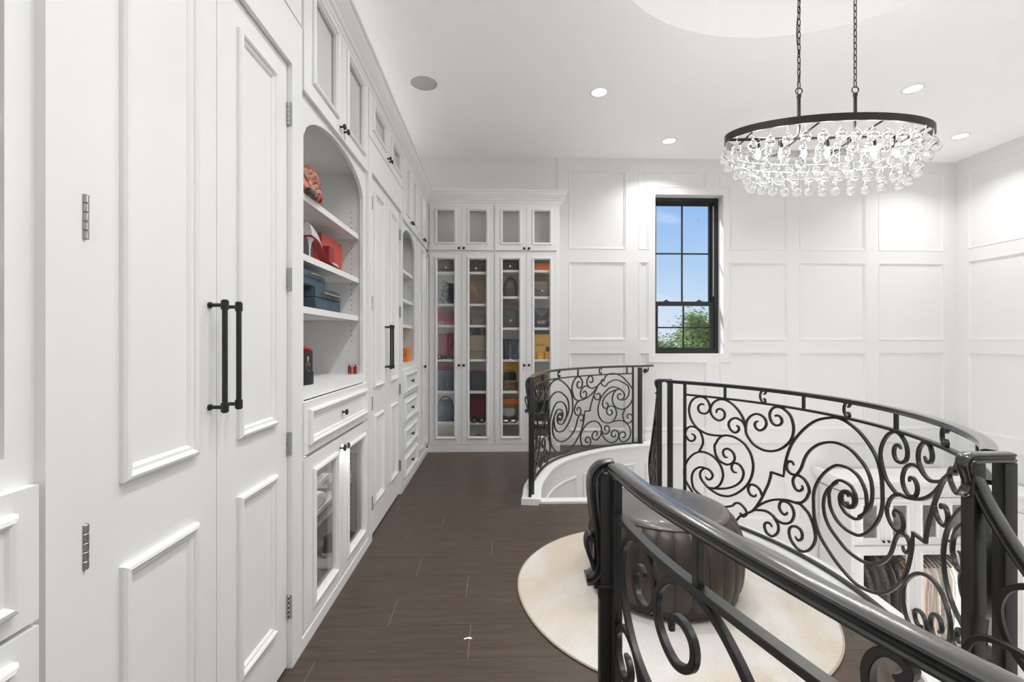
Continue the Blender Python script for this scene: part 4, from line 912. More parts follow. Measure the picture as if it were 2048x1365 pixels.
for i in range(7):
    x = -.36 + .12 * i
    bm = bmn(); lathe(bm, [(.011, .01), (.013, -.0), (.013, -.035), (.010, -.04)], c=ch(x, 0, 0), seg=14); sk = obj('socket', bm, M['bronze'], t, smooth=True, auto=40)
    bm = bmn(); lathe(bm, catmull([(.006, -.04), (.010, -.055), (.0135, -.070), (.010, -.085), (.003, -.097), (.0005, -.1)], 2), c=ch(x, 0, 0), seg=12); obj('bulb', bm, M['bulb'], sk, smooth=True)
ZLK = 2.625
bm0 = None
def link_mesh():
    bm = bmn(); k = 18; P = []
    for i in range(k):
        q = 2 * pi * i / k; P.append((.0085 * cos(q), 0, .011 * (1 if sin(q) > 0 else -1) * (abs(sin(q)) > .01) + .0085 * sin(q)))
    tube(bm, P, .0024, 6, closed=True); me = bpy.data.meshes.new('chain_link'); bm.to_mesh(me); bm.free(); me.materials.append(M['bronze'])
    for p in me.polygons: p.use_smooth = True
    return me
LM = link_mesh()
for x in (-.146, .146):
    bm = bmn(); tube(bm, [ch(x * 1.35, 0, .012), ch(x * 1.15, 0, .014), ch(x * 1.02, 0, .03), ch(x, 0, .06), ch(x, 0, ZLK - ZR - .02)], .0085, 10); lathe(bm, [(.011, 0), (.011, .012), (.006, .018)], c=ch(x, 0, ZLK - ZR - .022), seg=12); obj('rod', bm, M['bronze'], t, smooth=True, auto=40)
    bm = bmn(); tube(bm, [ch(x + .017 * cos(q), .0, ZLK - ZR + .012 + .017 * sin(q)) for q in [2 * pi * i / 20 for i in range(20)]], .003, 6, closed=True); obj('loop', bm, M['bronze'], t, smooth=True)
    z = ZLK + .045; k = 0
    while z < CEIL + .30:
        o = bpy.data.objects.new('chain_link', LM); C.objects.link(o); o.parent = t; p = ch(x, 0, 0); o.location = (p[0] - CH[0], p[1] - CH[1], z - ZR); o.rotation_euler = (0, 0, CR + (pi / 2 if k % 2 else .35)); z += .0335; k += 1
    bm = bmn(); lathe(bm, [(.006, -.03), (.05, -.018), (.06, -.004), (.06, .0)], c=(ch(x, 0, 0)[0], ch(x, 0, 0)[1], CEIL + .325), seg=24); obj('canopy', bm, M['bronze'], t, smooth=True, auto=40)
bm = bmn(); tube(bm, catmull([ch(-.150, .004, ZLK - ZR)] + [ch(-.146 + .011 * sin(i * 1.9), .006, ZLK - ZR + .06 + .11 * i) for i in range(11)], 4), .0022, 6); obj('cord', bm, M['black'], t, smooth=True)

# ============================================================ small things: builders (local coordinates, base at z=0, front towards -Y)
def cm(name, col, rough=.5, **k):
    if name not in M: M[name] = mat(name, col, rough, **k)
    return M[name]
def loft(bm, secs, seg=22, p=2.6, caps=True):
    """secs: (z, cx, cy, half width, half depth)"""
    R = []
    for z, cx, cy, a, b in secs:
        r = []
        for i in range(seg):
            q = 2 * pi * i / seg; c, s = cos(q), sin(q)
            r.append(bm.verts.new((cx + a * abs(c) ** (2 / p) * (1 if c >= 0 else -1), cy + b * abs(s) ** (2 / p) * (1 if s >= 0 else -1), z)))
        R.append(r)
    for a, b in zip(R, R[1:]):
        for i in range(seg): face(bm, [a[i], a[(i + 1) % seg], b[(i + 1) % seg], b[i]])
    if caps: face(bm, R[0][::-1]); face(bm, R[-1])
def plate(bm, poly, y0, y1):   # polygon in XZ extruded along y
    a = [bm.verts.new((x, y0, z)) for x, z in poly]; b = [bm.verts.new((x, y1, z)) for x, z in poly]; n = len(poly)
    face(bm, a); face(bm, b[::-1])
    for i in range(n): face(bm, [a[i], b[i], b[(i + 1) % n], a[(i + 1) % n]])
def lettering(parent, txt, size, loc, m, name='lettering', rx=pi / 2, rz=0, align='CENTER'):
    cu = bpy.data.curves.new('txt', 'FONT'); cu.body = txt; cu.size = size; cu.extrude = .0004; cu.align_x = align; cu.resolution_u = 3
    o = bpy.data.objects.new('txt', cu); C.objects.link(o); bpy.context.view_layer.update()
    me = bpy.data.meshes.new_from_object(o); bpy.data.objects.remove(o); bpy.data.curves.remove(cu)
    me.materials.clear(); me.materials.append(m); q = bpy.data.objects.new(name, me); C.objects.link(q); q.parent = parent; q.location = loc; q.rotation_euler = (rx, 0, rz); return q
def T_(name, label, cat, loc, rz=0, group=None): return thing(name, label, cat, loc, rz, group)
def P_(t, name, bm, m, smooth=True, auto=40, **k): return obj(name, bm, m, t, local=True, smooth=smooth, auto=auto, **k)
def lidbox(label, loc, w, d, h, m, lid=.3, rz=0, mlid=None, group=None, name='gift_box', cat='box', base=True):
    t = T_(name, label, cat, loc, rz, group); hl = h * (1 - lid)
    bm = bmn(); rbox(bm, -w / 2, w / 2, -d / 2, d / 2, 0, hl, .002, 1); P_(t, 'base', bm, m)
    bm = bmn(); rbox(bm, -w / 2 - .0015, w / 2 + .0015, -d / 2 - .0015, d / 2 + .0015, hl + .0008, h, .002, 1); P_(t, 'lid', bm, mlid or m)
    return t
def handle_arc(t, w, z0, z1, m, r=.004, y=0, name='handle', bend=0):
    bm = bmn(); P = [(-w / 2, y, z0)] + [(-w / 2 * cos(pi * i / 12) * 1.0, y + bend * sin(pi * i / 12), z0 + (z1 - z0) * (sin(pi * i / 12)) ** .8) for i in range(1, 12)] + [(w / 2, y, z0)]
    tube(bm, P, r, 8); return P_(t, name, bm, m)
def handbag(label, loc, w, d, h, m, mt=None, flap='v', clasp='gold', handle=None, chain=None, quilt=False, rz=0, name='handbag', top=.85):
    t = T_(name, label, 'bag', loc, rz)
    bm = bmn(); loft(bm, [(0, 0, 0, w * .47, d * .44), (.006, 0, 0, w * .5, d * .5), (h * .5, 0, 0, w * .5, d * .47), (h * .85, 0, 0, w * .5 * (top + .08), d * .36), (h, 0, 0, w * .5 * top, d * .2)], p=5); P_(t, 'body', bm, m, auto=60)
    tw = w * .5 * (top + .06)
    if flap == 'v': poly = [(-tw, h * .98), (-tw, h * .52), (0, h * .30), (tw, h * .52), (tw, h * .98)]
    elif flap == 'r': poly = [(-tw, h * .99)] + [(-tw * cos(pi * i / 10), h * .62 - h * .26 * sin(pi * i / 10)) for i in range(11)] + [(tw, h * .99)]
    elif flap == 's': poly = [(-tw, h * .98), (-tw, h * .40), (tw, h * .40), (tw, h * .98)]
    else: poly = None
    if poly: bm = bmn(); plate(bm, poly, -d * .5 - .003, -d * .40); P_(t, 'flap', bm, mt or m, smooth=False)
    if quilt:
        bm = bmn(); n = 5
        for i in range(-n, n + 1):
            for s in (1, -1):
                x0 = i * w / n; x1 = x0 + s * h * .9
                pts = [(x0 + (x1 - x0) * q, h * .03 + h * .9 * q) for q in [j / 8 for j in range(9)]]; pts = [p for p in pts if abs(p[0]) < w * .46]
                if len(pts) > 1: tube(bm, [(x, -d * .505, z) for x, z in pts], .0008, 4)
        o = P_(t, 'quilting', bm, cm('stitch_dark', (.02, .02, .022), .7)); o['kind'] = 'stuff'
    if clasp:
        z = h * (.36 if flap == 'v' else .42) ; bm = bmn(); rbox(bm, -.011, .011, -d * .5 - .010, -d * .5 - .002, z - .013, z + .013, .002); P_(t, 'clasp', bm, M[clasp])
    if handle: handle_arc(t, handle[0], h * .93, h * .93 + handle[1], handle[2], handle[3] if len(handle) > 3 else .004)
    if chain:
        bm = bmn(); k = 17
        for i in range(k):
            q = i / (k - 1) * 2 - 1; b2 = bmn(); lathe(b2, [(.0005, -.004), (.0034, -.002), (.0034, .002), (.0005, .004)], c=(q * w * .46, -d * .5 - .008, h * (.15 + .42 * q * q)), seg=6); join(bm, b2)
        P_(t, 'chain', bm, M[chain]); bpy.context.collection.objects if False else None
    return t
def shoe(label, loc, L, hh, m, rz=0, heel=False, sole=None, toe=None, name='shoe', deco=None, wd=.042, group=None):
    """low shoe pointing to -Y"""
    t = T_(name, label, 'shoe', loc, rz, group)
    bm = bmn(); R = []; n = 14; k = 12
    for i in range(n + 1):
        q = i / n; y = -L / 2 + L * q; a = wd * (sin(pi * min(1, q * 1.06 + .03)) ** .42) * (.92 if q > .6 else 1) * (.78 if .5 < q < .7 else 1); top = hh * (.34 + .66 * min(1, max(0, (q - .25) / .4))) * (1 if q < .97 else .92); top = max(top * min(1, (q + .02) * 8), .01)
        R.append([bm.verts.new((a * cos(pi * j / k), y, .009 + (top - .009) * sin(pi * j / k) ** .7)) for j in range(k + 1)])
    for a, b in zip(R, R[1:]):
        for j in range(k): face(bm, [a[j], a[j + 1], b[j + 1], b[j]])
        face(bm, [a[0], b[0], b[k], a[k]])
    face(bm, R[0]); face(bm, R[-1][::-1]); P_(t, 'upper', bm, m, auto=70)
    bm = bmn(); out = [((wd + .003) * (sin(pi * min(1, q * 1.06 + .03)) ** .42) * (.78 if .5 < q < .7 else 1), -L / 2 - .002 + (L + .004) * q) for q in [i / 14 for i in range(15)]]
    poly = [(x, y) for x, y in out] + [(-x, y) for x, y in out[::-1]]
    a = [bm.verts.new((x, y, 0)) for x, y in poly]; b = [bm.verts.new((x, y, .011)) for x, y in poly]; face(bm, a[::-1]); face(bm, b)
    for i in range(len(poly)): face(bm, [a[i], a[(i + 1) % len(poly)], b[(i + 1) % len(poly)], b[i]])
    P_(t, 'sole', bm, sole or m, smooth=False)
    if deco == 'tri':
        bm = bmn(); plate(bm, [(-.017, hh * .35), (.017, hh * .35), (0, hh * .35 + .028)], -.006, 0)
        bmesh.ops.translate(bm, vec=(0, -L * .30, .0), verts=bm.verts[:]); P_(t, 'buckle', bm, M['gold'], smooth=False)
    if toe:
        bm = bmn(); b2 = bmn(); bmesh.ops.create_uvsphere(b2, u_segments=12, v_segments=8, radius=.03); bmesh.ops.scale(b2, vec=(1.05, .9, .5), verts=b2.verts[:]); bmesh.ops.translate(b2, vec=(0, -L * .42, .018), verts=b2.verts[:]); join(bm, b2); P_(t, 'toe_cap', bm, toe)
    return t
def bX(px): return (px - 995) * .00601
K = dict(
    charcoal=cm('charcoal_leather', (.045, .045, .048), .45), greybag=cm('grey_quilt', (.11, .11, .11), .5), blue=cm('denim_blue', (.055, .085, .12), .7, noise=(40, (.09, .13, .17), .4, .6)),
    navy=cm('navy_leather', (.025, .035, .06), .45), mauve=cm('mauve_card', (.20, .085, .12), .6), wine=cm('wine_card', (.17, .02, .055), .55), crim=cm('crimson_card', (.13, .012, .03), .5),
    pink=cm('pink_leather', (.45, .10, .18), .5), beige=cm('beige_leather', (.33, .26, .19), .5), taupe=cm('taupe_leather', (.16, .125, .10), .5), tan=cm('tan_leather', (.28, .16, .07), .5),
    brown=cm('brown_bag', (.07, .045, .035), .5), mono=cm('brown_print', (.07, .05, .04), .5, noise=(70, (.17, .12, .08), .52, .56)), orange=cm('orange_card', (.80, .22, .02), .5), yellow=cm('yellow_card', (.72, .42, .07), .5),
    slate=cm('slate_print', (.10, .13, .15), .6, noise=(28, (.28, .30, .30), .5, .6)), black=cm('black_leather', (.012, .012, .014), .4), rosewood=cm('rose_brown', (.24, .13, .11), .55), cream=cm('cream_white', (.72, .69, .64), .5), grey=cm('mid_grey_cloth', (.30, .30, .29), .7),
    kraft=cm('kraft_card', (.42, .30, .18), .6), bluebox=cm('blue_card', (.05, .08, .11), .55), coral=cm('coral_silk', (.62, .22, .12), .45), peach=cm('peach_silk', (.72, .42, .34), .45), redcard=cm('red_card', (.50, .055, .03), .5), darkred=cm('dark_red_card', (.28, .015, .02), .5), navyv=cm('navy_velvet', (.035, .060, .085), .7, noise=(9, (.06, .10, .135), .4, .65)), rose=cm('red_rose', (.55, .006, .02), .6), white=cm('white_leather', (.78, .77, .75), .4), pearl=cm('pearl_leather', (.60, .54, .51), .28, spec=.7), nude=cm('nude_lining', (.60, .42, .30), .6), peep=cm('pale_print', (.55, .47, .42), .6, noise=(60, (.25, .2, .18), .5, .6)), leop=cm('leopard_print', (.30, .17, .08), .8, noise=(55, (.02, .015, .01), .5, .53)))
YB_ = 5.56
# ---- first pane
s = SH1
handbag('grey-black quilted handbag with a dangling silver charm, top shelf of the first pane', (bX(893), YB_, s[0]), .24, .10, .135, K['greybag'], flap='s', clasp='silver', handle=(.14, .03, K['black']), quilt=True)
t = T_('boot_bag', 'slate patterned upright bag standing on the second shelf of the first pane', 'bag', (bX(889), YB_, s[1]))
bm = bmn(); loft(bm, [(0, 0, 0, .055, .04), (.01, 0, 0, .06, .045), (.15, 0, 0, .057, .04), (.255, 0, 0, .055, .03), (.262, 0, 0, .05, .022)], p=3.4); P_(t, 'body', bm, K['slate']); handle_arc(t, .06, .25, .285, K['black'], .003)
t = T_('tall_boot', 'tall black boot behind the slate bag on the second shelf', 'boot', (bX(902), YB_ + .03, s[1]))
bm = bmn(); loft(bm, [(.0, 0, -.03, .035, .075), (.03, 0, -.025, .036, .07), (.07, 0, .01, .032, .042), (.14, 0, .012, .034, .04), (.25, 0, .012, .042, .045), (.255, 0, .012, .036, .04)], p=2.4); P_(t, 'shaft', bm, K['navy']); bm = bmn(); loft(bm, [(-.0, 0, -.03, .037, .078), (.008, 0, -.03, .037, .078)], p=2.4); P_(t, 'sole', bm, K['black'])
t = lidbox('mauve shoebox on the third shelf of the first pane', (bX(893), YB_ + .05, s[2]), .22, .12, .17, K['mauve']); 
handbag('small bright pink clutch in front of the mauve shoebox', (bX(899), YB_ - .04, s[2]), .16, .05, .04, K['pink'], flap=None, clasp=None)
t = T_('sandal', 'silver rhinestone sandal leaning in front of the mauve shoebox', 'shoe', (bX(882), YB_ - .07, s[2])); bm = bmn()
for i in range(4): tube(bm, [(-.03 + .018 * i, 0, .004), (-.022 + .018 * i, -.01, .03), (-.01 + .018 * i, 0, .045)], .003, 6)
tube(bm, [(-.04, .0, .003), (.06, 0, .003)], .003, 6); P_(t, 'straps', bm, M['silver'])
lidbox('left of the two tall wine-coloured boxes on the fourth shelf of the first pane', (bX(887), YB_ + .04, s[3]), .105, .11, .305, K['mauve'], lid=.05); lidbox('right of the two tall wine-coloured boxes, on the fourth shelf of the first pane', (bX(901), YB_ + .04, s[3]), .06, .11, .315, K['wine'], lid=.05)
shoe('black pointed flat with gold triangle buckle before the wine boxes', (bX(880), YB_ - .03, s[3]), .17, .06, K['black'], deco='tri'); shoe('dark grey flat shoe lying right of the gold-buckled flat, first pane', (bX(901), YB_ - .05, s[3]), .15, .045, K['charcoal'], rz=1.2)
lidbox('low mauve box behind the blue quilted bag, fifth shelf of the first pane', (bX(893), YB_ + .07, s[4]), .25, .08, .33, K['mauve'], lid=.1)
t = handbag('blue quilted denim bag with a silver emblem, fifth shelf of the first pane', (bX(891), YB_ - .01, s[4]), .22, .09, .24, K['blue'], flap=None, clasp=None, quilt=True, top=.95)
bm = bmn()
for sg in (-1, 1): tube(bm, [(.03 + sg * (.006 - .014 * cos(a)) * 1, -.053, .075 + .013 * sin(a)) for a in [radians(x) for x in range(-125, 126, 25)]], .0026, 6)
P_(t, 'emblem', bm, M['silver'])
t = handbag('dark blue slouchy bag with one bright stud, sixth shelf of the first pane', (bX(891), YB_, s[5]), .23, .11, .25, K['blue'], flap=None, clasp=None, handle=(.12, .06, K['navy'], .006), top=.7); bm = bmn(); lathe(bm, [(.0005, -.003), (.007, 0), (.0005, .003)], c=(-.03, -.058, .17), axis='y', seg=10); P_(t, 'stud', bm, M['silver'])
shoe('black flat shoe on the bottom of the first pane, left of its mate', (bX(882), YB_ - .02, .068), .17, .05, K['black'], rz=.5); shoe('black flat shoe on the bottom of the first pane, right of its mate', (bX(899), YB_ - .02, .068), .17, .055, K['black'], rz=-.35)
# ---- second pane
handbag('small grey quilted bag with a gold twist clasp, top shelf of the second pane', (bX(952), YB_, s[0]), .18, .08, .12, K['greybag'], flap='s', clasp='gold', quilt=True, handle=(.1, .05, K['charcoal'], .003))
lidbox('tan box standing at the back of the second shelf, second pane', (bX(953), YB_ + .09, s[1]), .18, .05, .33, K['kraft'], lid=.1)
t = handbag('rust brown pouch bag with a large gold horseman emblem, second pane', (bX(946), YB_ - .03, s[1]), .15, .08, .13, K['rosewood'], flap=None, clasp=None, top=.6)
bm = bmn()
for i, (x, z, r) in enumerate([(-.05, .20, .012), (-.03, .215, .012), (-.01, .20, .013), (.01, .19, .011), (-.035, .175, .014), (-.01, .165, .013), (.02, .165, .010), (.035, .145, .008), (-.02, .14, .012)]):
    tube(bm, [(x - r, -.046, z), (x - r * .3, -.05, z + r * .8), (x + r * .6, -.05, z + r * .2), (x + r * 1.5, -.046, z - r * .3), (x + r * 2.2, -.046, z - r)], .0042, 6)
P_(t, 'emblem', bm, M['gold']); bm = bmn(); tube(bm, [(.03, -.045, .11), (.05, -.06, .05), (.09, -.07, .008), (.12, -.07, .01)], .003, 6); P_(t, 'strap', bm, K['black'])
lidbox('pale beige box behind the taupe bag, third shelf of the second pane', (bX(955), YB_ + .07, s[2]), .2, .08, .15, K['beige'], lid=.25)
handbag('small taupe bag with a gold chain swag, third shelf of the second pane', (bX(955), YB_ - .03, s[2]), .15, .06, .10, K['taupe'], flap='r', clasp=None, chain='gold')
lidbox('dark blue box behind the beige tote, fourth shelf of the second pane', (bX(957), YB_ + .08, s[3]), .22, .07, .375, K['bluebox'], lid=.15)
t = handbag('large beige tote with two tall looped handles, fourth shelf of the second pane', (bX(954), YB_ - .01, s[3]), .21, .11, .285, K['beige'], flap=None, clasp=None, top=.97); handle_arc(t, .15, .20, .40, K['beige'], .004, y=-.05, name='handle'); bm = bmn(); rbox(bm, -.085, .085, -.062, -.054, .09, .10, .001); rbox(bm, -.085, -.078, -.062, -.054, .04, .09, .001); P_(t, 'zip_pocket', bm, K['taupe'])
lidbox('wine red box at the back of the fifth shelf, second pane', (bX(956), YB_ + .075, s[4]), .24, .07, .225, K['wine'], lid=.2)
handbag('dark blue flap bag with a draped silver chain, fifth shelf of the second pane', (bX(955), YB_ - .01, s[4]), .21, .09, .17, K['navy'], flap='s', clasp=None, chain='silver', quilt=True)
lidbox('tall crimson box filling the sixth shelf of the second pane', (bX(956), YB_ + .05, s[5]), .20, .10, .345, K['crim'], lid=.06)
for i, px in enumerate((949, 964)): shoe('black pointed flat with gold triangle, %s of the pair before the crimson box' % ('left', 'right')[i], (bX(px), YB_ - .06, s[5]), .16, .055, K['black'], deco='tri')
t = T_('sandal', 'black sandal with a big ankle loop at the bottom of the second pane', 'shoe', (bX(956), YB_, .068), .4)
bm = bmn(); tube(bm, [(.04 * cos(a), .0, .065 + .035 * sin(a)) for a in [2 * pi * i / 20 for i in range(20)]], .005, 8, closed=True); P_(t, 'ankle_strap', bm, K['black']); bm = bmn(); tube(bm, [(-.09, 0, .008), (-.04, 0, .012), (.0, 0, .035), (.035, 0, .05)], .010, 8); tube(bm, [(-.07, 0, .012), (-.05, 0, .045), (-.02, 0, .03)], .007, 8); P_(t, 'footbed', bm, K['black'])
# ---- third pane
s = SH2
handbag('dark brown bag with a gold zip pull, top shelf of the third pane', (bX(1020), YB_, s[0]), .22, .10, .125, K['brown'], flap='s', clasp='gold', handle=(.12, .03, K['black']))
t = T_('backpack', 'small brown printed backpack with top loop, second shelf of the third pane', 'bag', (bX(1021), YB_, s[1]))
bm = bmn(); loft(bm, [(0, 0, 0, .075, .04), (.01, 0, 0, .082, .046), (.10, 0, 0, .085, .046), (.17, 0, 0, .078, .04), (.215, 0, 0, .052, .03), (.232, 0, 0, .02, .014)], p=2.8); P_(t, 'body', bm, K['mono']); bm = bmn(); rbox(bm, -.06, .06, -.066, -.045, .012, .095, .008); P_(t, 'pocket', bm, K['charcoal']); handle_arc(t, .06, .215, .255, K['brown'], .004); bm = bmn(); tube(bm, [(-.083, -.03, .02), (-.086, -.035, .12), (-.06, -.035, .2), (0, -.03, .235), (.06, -.035, .2), (.086, -.035, .12), (.083, -.03, .02)], .003, 6); P_(t, 'piping', bm, K['brown'])
t = T_('flat_case', 'thin grey trinket tray under the brown backpack', 'tray', (bX(1038), YB_ - .07, s[1])); bm = bmn(); rbox(bm, -.045, .045, -.03, .03, 0, .006, .002); P_(t, 'base', bm, K['grey']); bm = bmn(); ring(bm, Fr((0, 0, .006), (1, 0, 0), (0, 0, 1)), (-.045, .045, 0, .001), (-.04, .04, .0002, .0008), 0, .004); P_(t, 'rim', bm, M['silver'])
lidbox('rose-brown box behind the dark flap bag, third shelf of the third pane', (bX(1021), YB_ + .07, s[2]), .22, .08, .32, K['rosewood'], lid=.1)
t = handbag('black-brown flap bag with a gold padlock, third shelf of the third pane', (bX(1021), YB_ - .02, s[2]), .23, .09, .20, K['brown'], mt=K['charcoal'], flap='s', clasp='gold', handle=(.16, .035, K['brown'], .005))
for i, px in enumerate((1012, 1030)):
    t = T_('ankle_boot', 'dark blue ruffled boot, %s of the pair on the fourth shelf of the third pane' % ('left', 'right')[i], 'boot', (bX(px), YB_, s[3]))
    bm = bmn(); loft(bm, [(.0, 0, -.04, .034, .085), (.03, 0, -.035, .036, .08), (.07, 0, .01, .034, .045), (.14, 0, .012, .038, .042), (.20, 0, .012, .046, .048), (.235, 0, .012, .052, .052), (.24, 0, .012, .042, .042)], p=2.3); P_(t, 'shaft', bm, K['blue'] if i else K['navy']); bm = bmn(); loft(bm, [(0, 0, -.04, .036, .088), (.008, 0, -.04, .036, .088)], p=2.3); P_(t, 'sole', bm, K['black'])
t = lidbox('yellow FENDI box behind the black quilted case, fifth shelf of the third pane', (bX(1019), YB_ + .07, s[4]), .21, .07, .35, K['yellow'], lid=.08); lettering(t, 'FENDI', .034, (0, -.037, .225), K['brown'])
handbag('black box bag with stitched lid before the yellow box, third pane', (bX(1020), YB_ - .0, s[4] + .118), .16, .08, .10, K['black'], flap='s', clasp=None)
t = lidbox('dark woven case with gold edge and ring, fifth shelf of the third pane', (bX(1019), YB_ - .01, s[4]), .20, .11, .117, K['mono'], lid=.08, mlid=M['gold'], name='hard_case', cat='case'); bm = bmn(); tube(bm, [(.012 * cos(a), -.06, .05 + .012 * sin(a)) for a in [2 * pi * i / 16 for i in range(16)]], .003, 6, closed=True); P_(t, 'ring', bm, M['gold'])
lidbox('orange-brown box at the back of the sixth shelf, third pane', (bX(1021), YB_ + .06, s[5]), .20, .09, .26, K['tan'], lid=.25, mlid=K['orange'])
handbag('grey and brown slouch pouch on the sixth shelf of the third pane', (bX(1018), YB_ - .01, s[5]), .17, .07, .155, K['mono'], flap='r', mt=K['grey'], clasp=None)
for i, px in enumerate((1011, 1026)): shoe('black flat with a rounded white toe, %s of the pair in the third pane' % ('left', 'right')[i], (bX(px), YB_ - .07, s[5]), .14, .04, K['black'], toe=K['white'])
shoe('black heel shoe lying at the bottom right of the third pane', (bX(1028), YB_ - .02, .068), .15, .075, K['black'], rz=.8); shoe('black shoe at the bottom left of the third pane', (bX(1010), YB_, .068), .14, .045, K['black'], rz=-.5)
# ---- fourth pane
lidbox('bright orange box on the top shelf of the fourth pane', (bX(1083), YB_, s[0]), .215, .12, .085, K['orange'], lid=.3)
lidbox('orange box behind the taupe envelope bag, second shelf of the fourth pane', (bX(1083), YB_ + .08, s[1]), .20, .06, .255, K['orange'], lid=.2, mlid=K['tan'])
handbag('taupe and grey envelope bag with a gold lock, second shelf of the fourth pane', (bX(1084), YB_ - .02, s[1]), .23, .09, .19, K['greybag'], mt=K['taupe'], flap='v', clasp='gold', handle=(.16, .025, K['taupe']))
t = handbag('navy tote with tan ring handles and gold nameplate, third shelf of the fourth pane', (bX(1083), YB_, s[2]), .22, .10, .235, K['navy'], flap=None, clasp=None, top=.98)
bm = bmn(); tube(bm, [(-.06 * cos(a), -.056, .235 - .085 * sin(a)) for a in [pi * i / 14 for i in range(15)]], .006, 8); P_(t, 'handle', bm, K['tan']); bm = bmn(); rbox(bm, -.055, .055, -.058, -.05, .074, .080, .001); rbox(bm, -.05, .04, -.058, -.05, .052, .062, .002); P_(t, 'nameplate', bm, M['gold']); bm = bmn(); rbox(bm, -.06, .06, -.056, -.05, .01, .11, .004); P_(t, 'pocket', bm, K['navy'])
lidbox('small tan box at the right foot of the navy tote', (bX(1098), YB_ - .075, s[2]), .035, .03, .022, K['kraft'])
lidbox('flat slate box lying on top of the tall yellow box', (bX(1083), YB_ + .03, s[3] + .302), .22, .1, .04, K['bluebox'])
t = lidbox('tall yellow FENDI box on the fourth shelf of the fourth pane', (bX(1081), YB_ + .03, s[3]), .20, .10, .30, K['yellow'], lid=.06); lettering(t, 'FENDI', .036, (-.002, -.052, .155), K['brown'])
lidbox('small yellow cube box, left of the two before the tall yellow box', (bX(1080), YB_ - .07, s[3]), .068, .06, .07, K['yellow']); lidbox('taller small yellow box at the right end of the fourth pane shelf', (bX(1094.5), YB_ - .06, s[3]), .06, .07, .09, K['yellow'])
t = lidbox('tiny violet-blue jar standing on the taller small yellow box', (bX(1096), YB_ - .06, s[3] + .092), .045, .045, .055, K['navy'], lid=.4)
t = T_('fringed_bag', 'tan fringed bag with a black bow, fifth shelf of the fourth pane', 'bag', (bX(1084), YB_, s[4])); bm = bmn(); loft(bm, [(0, 0, 0, .09, .04), (.02, 0, 0, .10, .05), (.14, 0, 0, .085, .045), (.20, 0, 0, .06, .03)], p=2.6); P_(t, 'body', bm, K['tan'])
bm = bmn()
for sg in (-1, 1): tube(bm, [(0, -.052, .16), (sg * .035, -.056, .185), (sg * .06, -.056, .175), (sg * .035, -.056, .155), (0, -.052, .16)], .006, 6); tube(bm, [(0, -.052, .16), (sg * .02, -.054, .11), (sg * .03, -.054, .07)], .004, 6)
P_(t, 'bow', bm, K['black'])
for i in range(9):
    bm = bmn(); tube(bm, [(-.085 + .021 * i, -.05, .10), (-.083 + .021 * i, -.056, .05), (-.086 + .021 * i, -.058, .01)], .0035, 5); P_(t, 'tassel', bm, K['brown'])
handbag('glossy black bag with a gold lock, sixth shelf of the fourth pane', (bX(1084), YB_, s[5]), .21, .11, .24, K['black'], flap='s', clasp='gold')
handbag('dark printed bag at the bottom of the fourth pane', (bX(1084), YB_, .068), .21, .10, .19, K['mono'], flap='s', clasp='silver', handle=(.12, .05, K['brown'], .005))
# upper compartments
lidbox('small flat red box seen in the upper left compartment', (bX(897), YB_ - .03, 2.37), .065, .05, .085, K['redcard']); lidbox('small flat red box beside the divider of the upper compartment', (bX(944), YB_ - .03, 2.37), .07, .05, .078, K['redcard'])
lidbox('long flat dark box in the third upper compartment', (bX(1021), YB_ - .03, 2.37), .20, .09, .088, K['charcoal'])

# ============================================================ things on the shelves of the arched bookcases
# ruffled purse
t = T_('ruffled_purse', 'coral and peach ruffled purse leaning on the top shelf of the arched bookcase', 'bag', (-.905, 2.185, 1.961), .08); t.scale = (1.2, 1.15, 1.35)
bm = bmn(); loft(bm, [(0, 0, 0, .045, .085), (.03, 0, 0, .05, .09), (.075, 0, 0, .04, .07), (.105, 0, 0, .02, .04)], p=2.6); P_(t, 'body', bm, K['coral'])
for k in range(7):
    zz = .012 + .0145 * k; s_ = 1 - .055 * k - (.10 if k == 6 else 0); bm = bmn(); n = 64; R = []
    for i in range(n + 1):
        th = -2.2 + 4.4 * i / n; w1 = sin(th * 11 + k * 1.7); w2 = sin(th * 17 + k * 2.3)
        c, s2 = cos(th), sin(th); bx_, by_ = .047 * s_ * c, .086 * s_ * s2; o_ = .013 + .006 * w1
        R.append([bm.verts.new((bx_, by_, zz + .010)), bm.verts.new((bx_ + c * o_ * .7, by_ + s2 * o_ * .7, zz + .010 + .003 * w2)), bm.verts.new((bx_ + c * o_, by_ + s2 * o_, zz - .003 + .006 * w2)), bm.verts.new((bx_ + c * o_ * .8, by_ + s2 * o_ * .8, zz - .008 + .006 * w2))])
    for a_, b_ in zip(R, R[1:]):
        for j in range(3): face(bm, [a_[j], a_[j + 1], b_[j + 1], b_[j]])
    bmesh.ops.solidify(bm, geom=bm.faces[:], thickness=.0012); P_(t, 'ruffle', bm, K['peach'] if k % 3 else K['coral'], auto=89)
bm = bmn(); rbox(bm, .035, .055, -.10, .0, .0, .018, .004); P_(t, 'frame', bm, K['charcoal'])
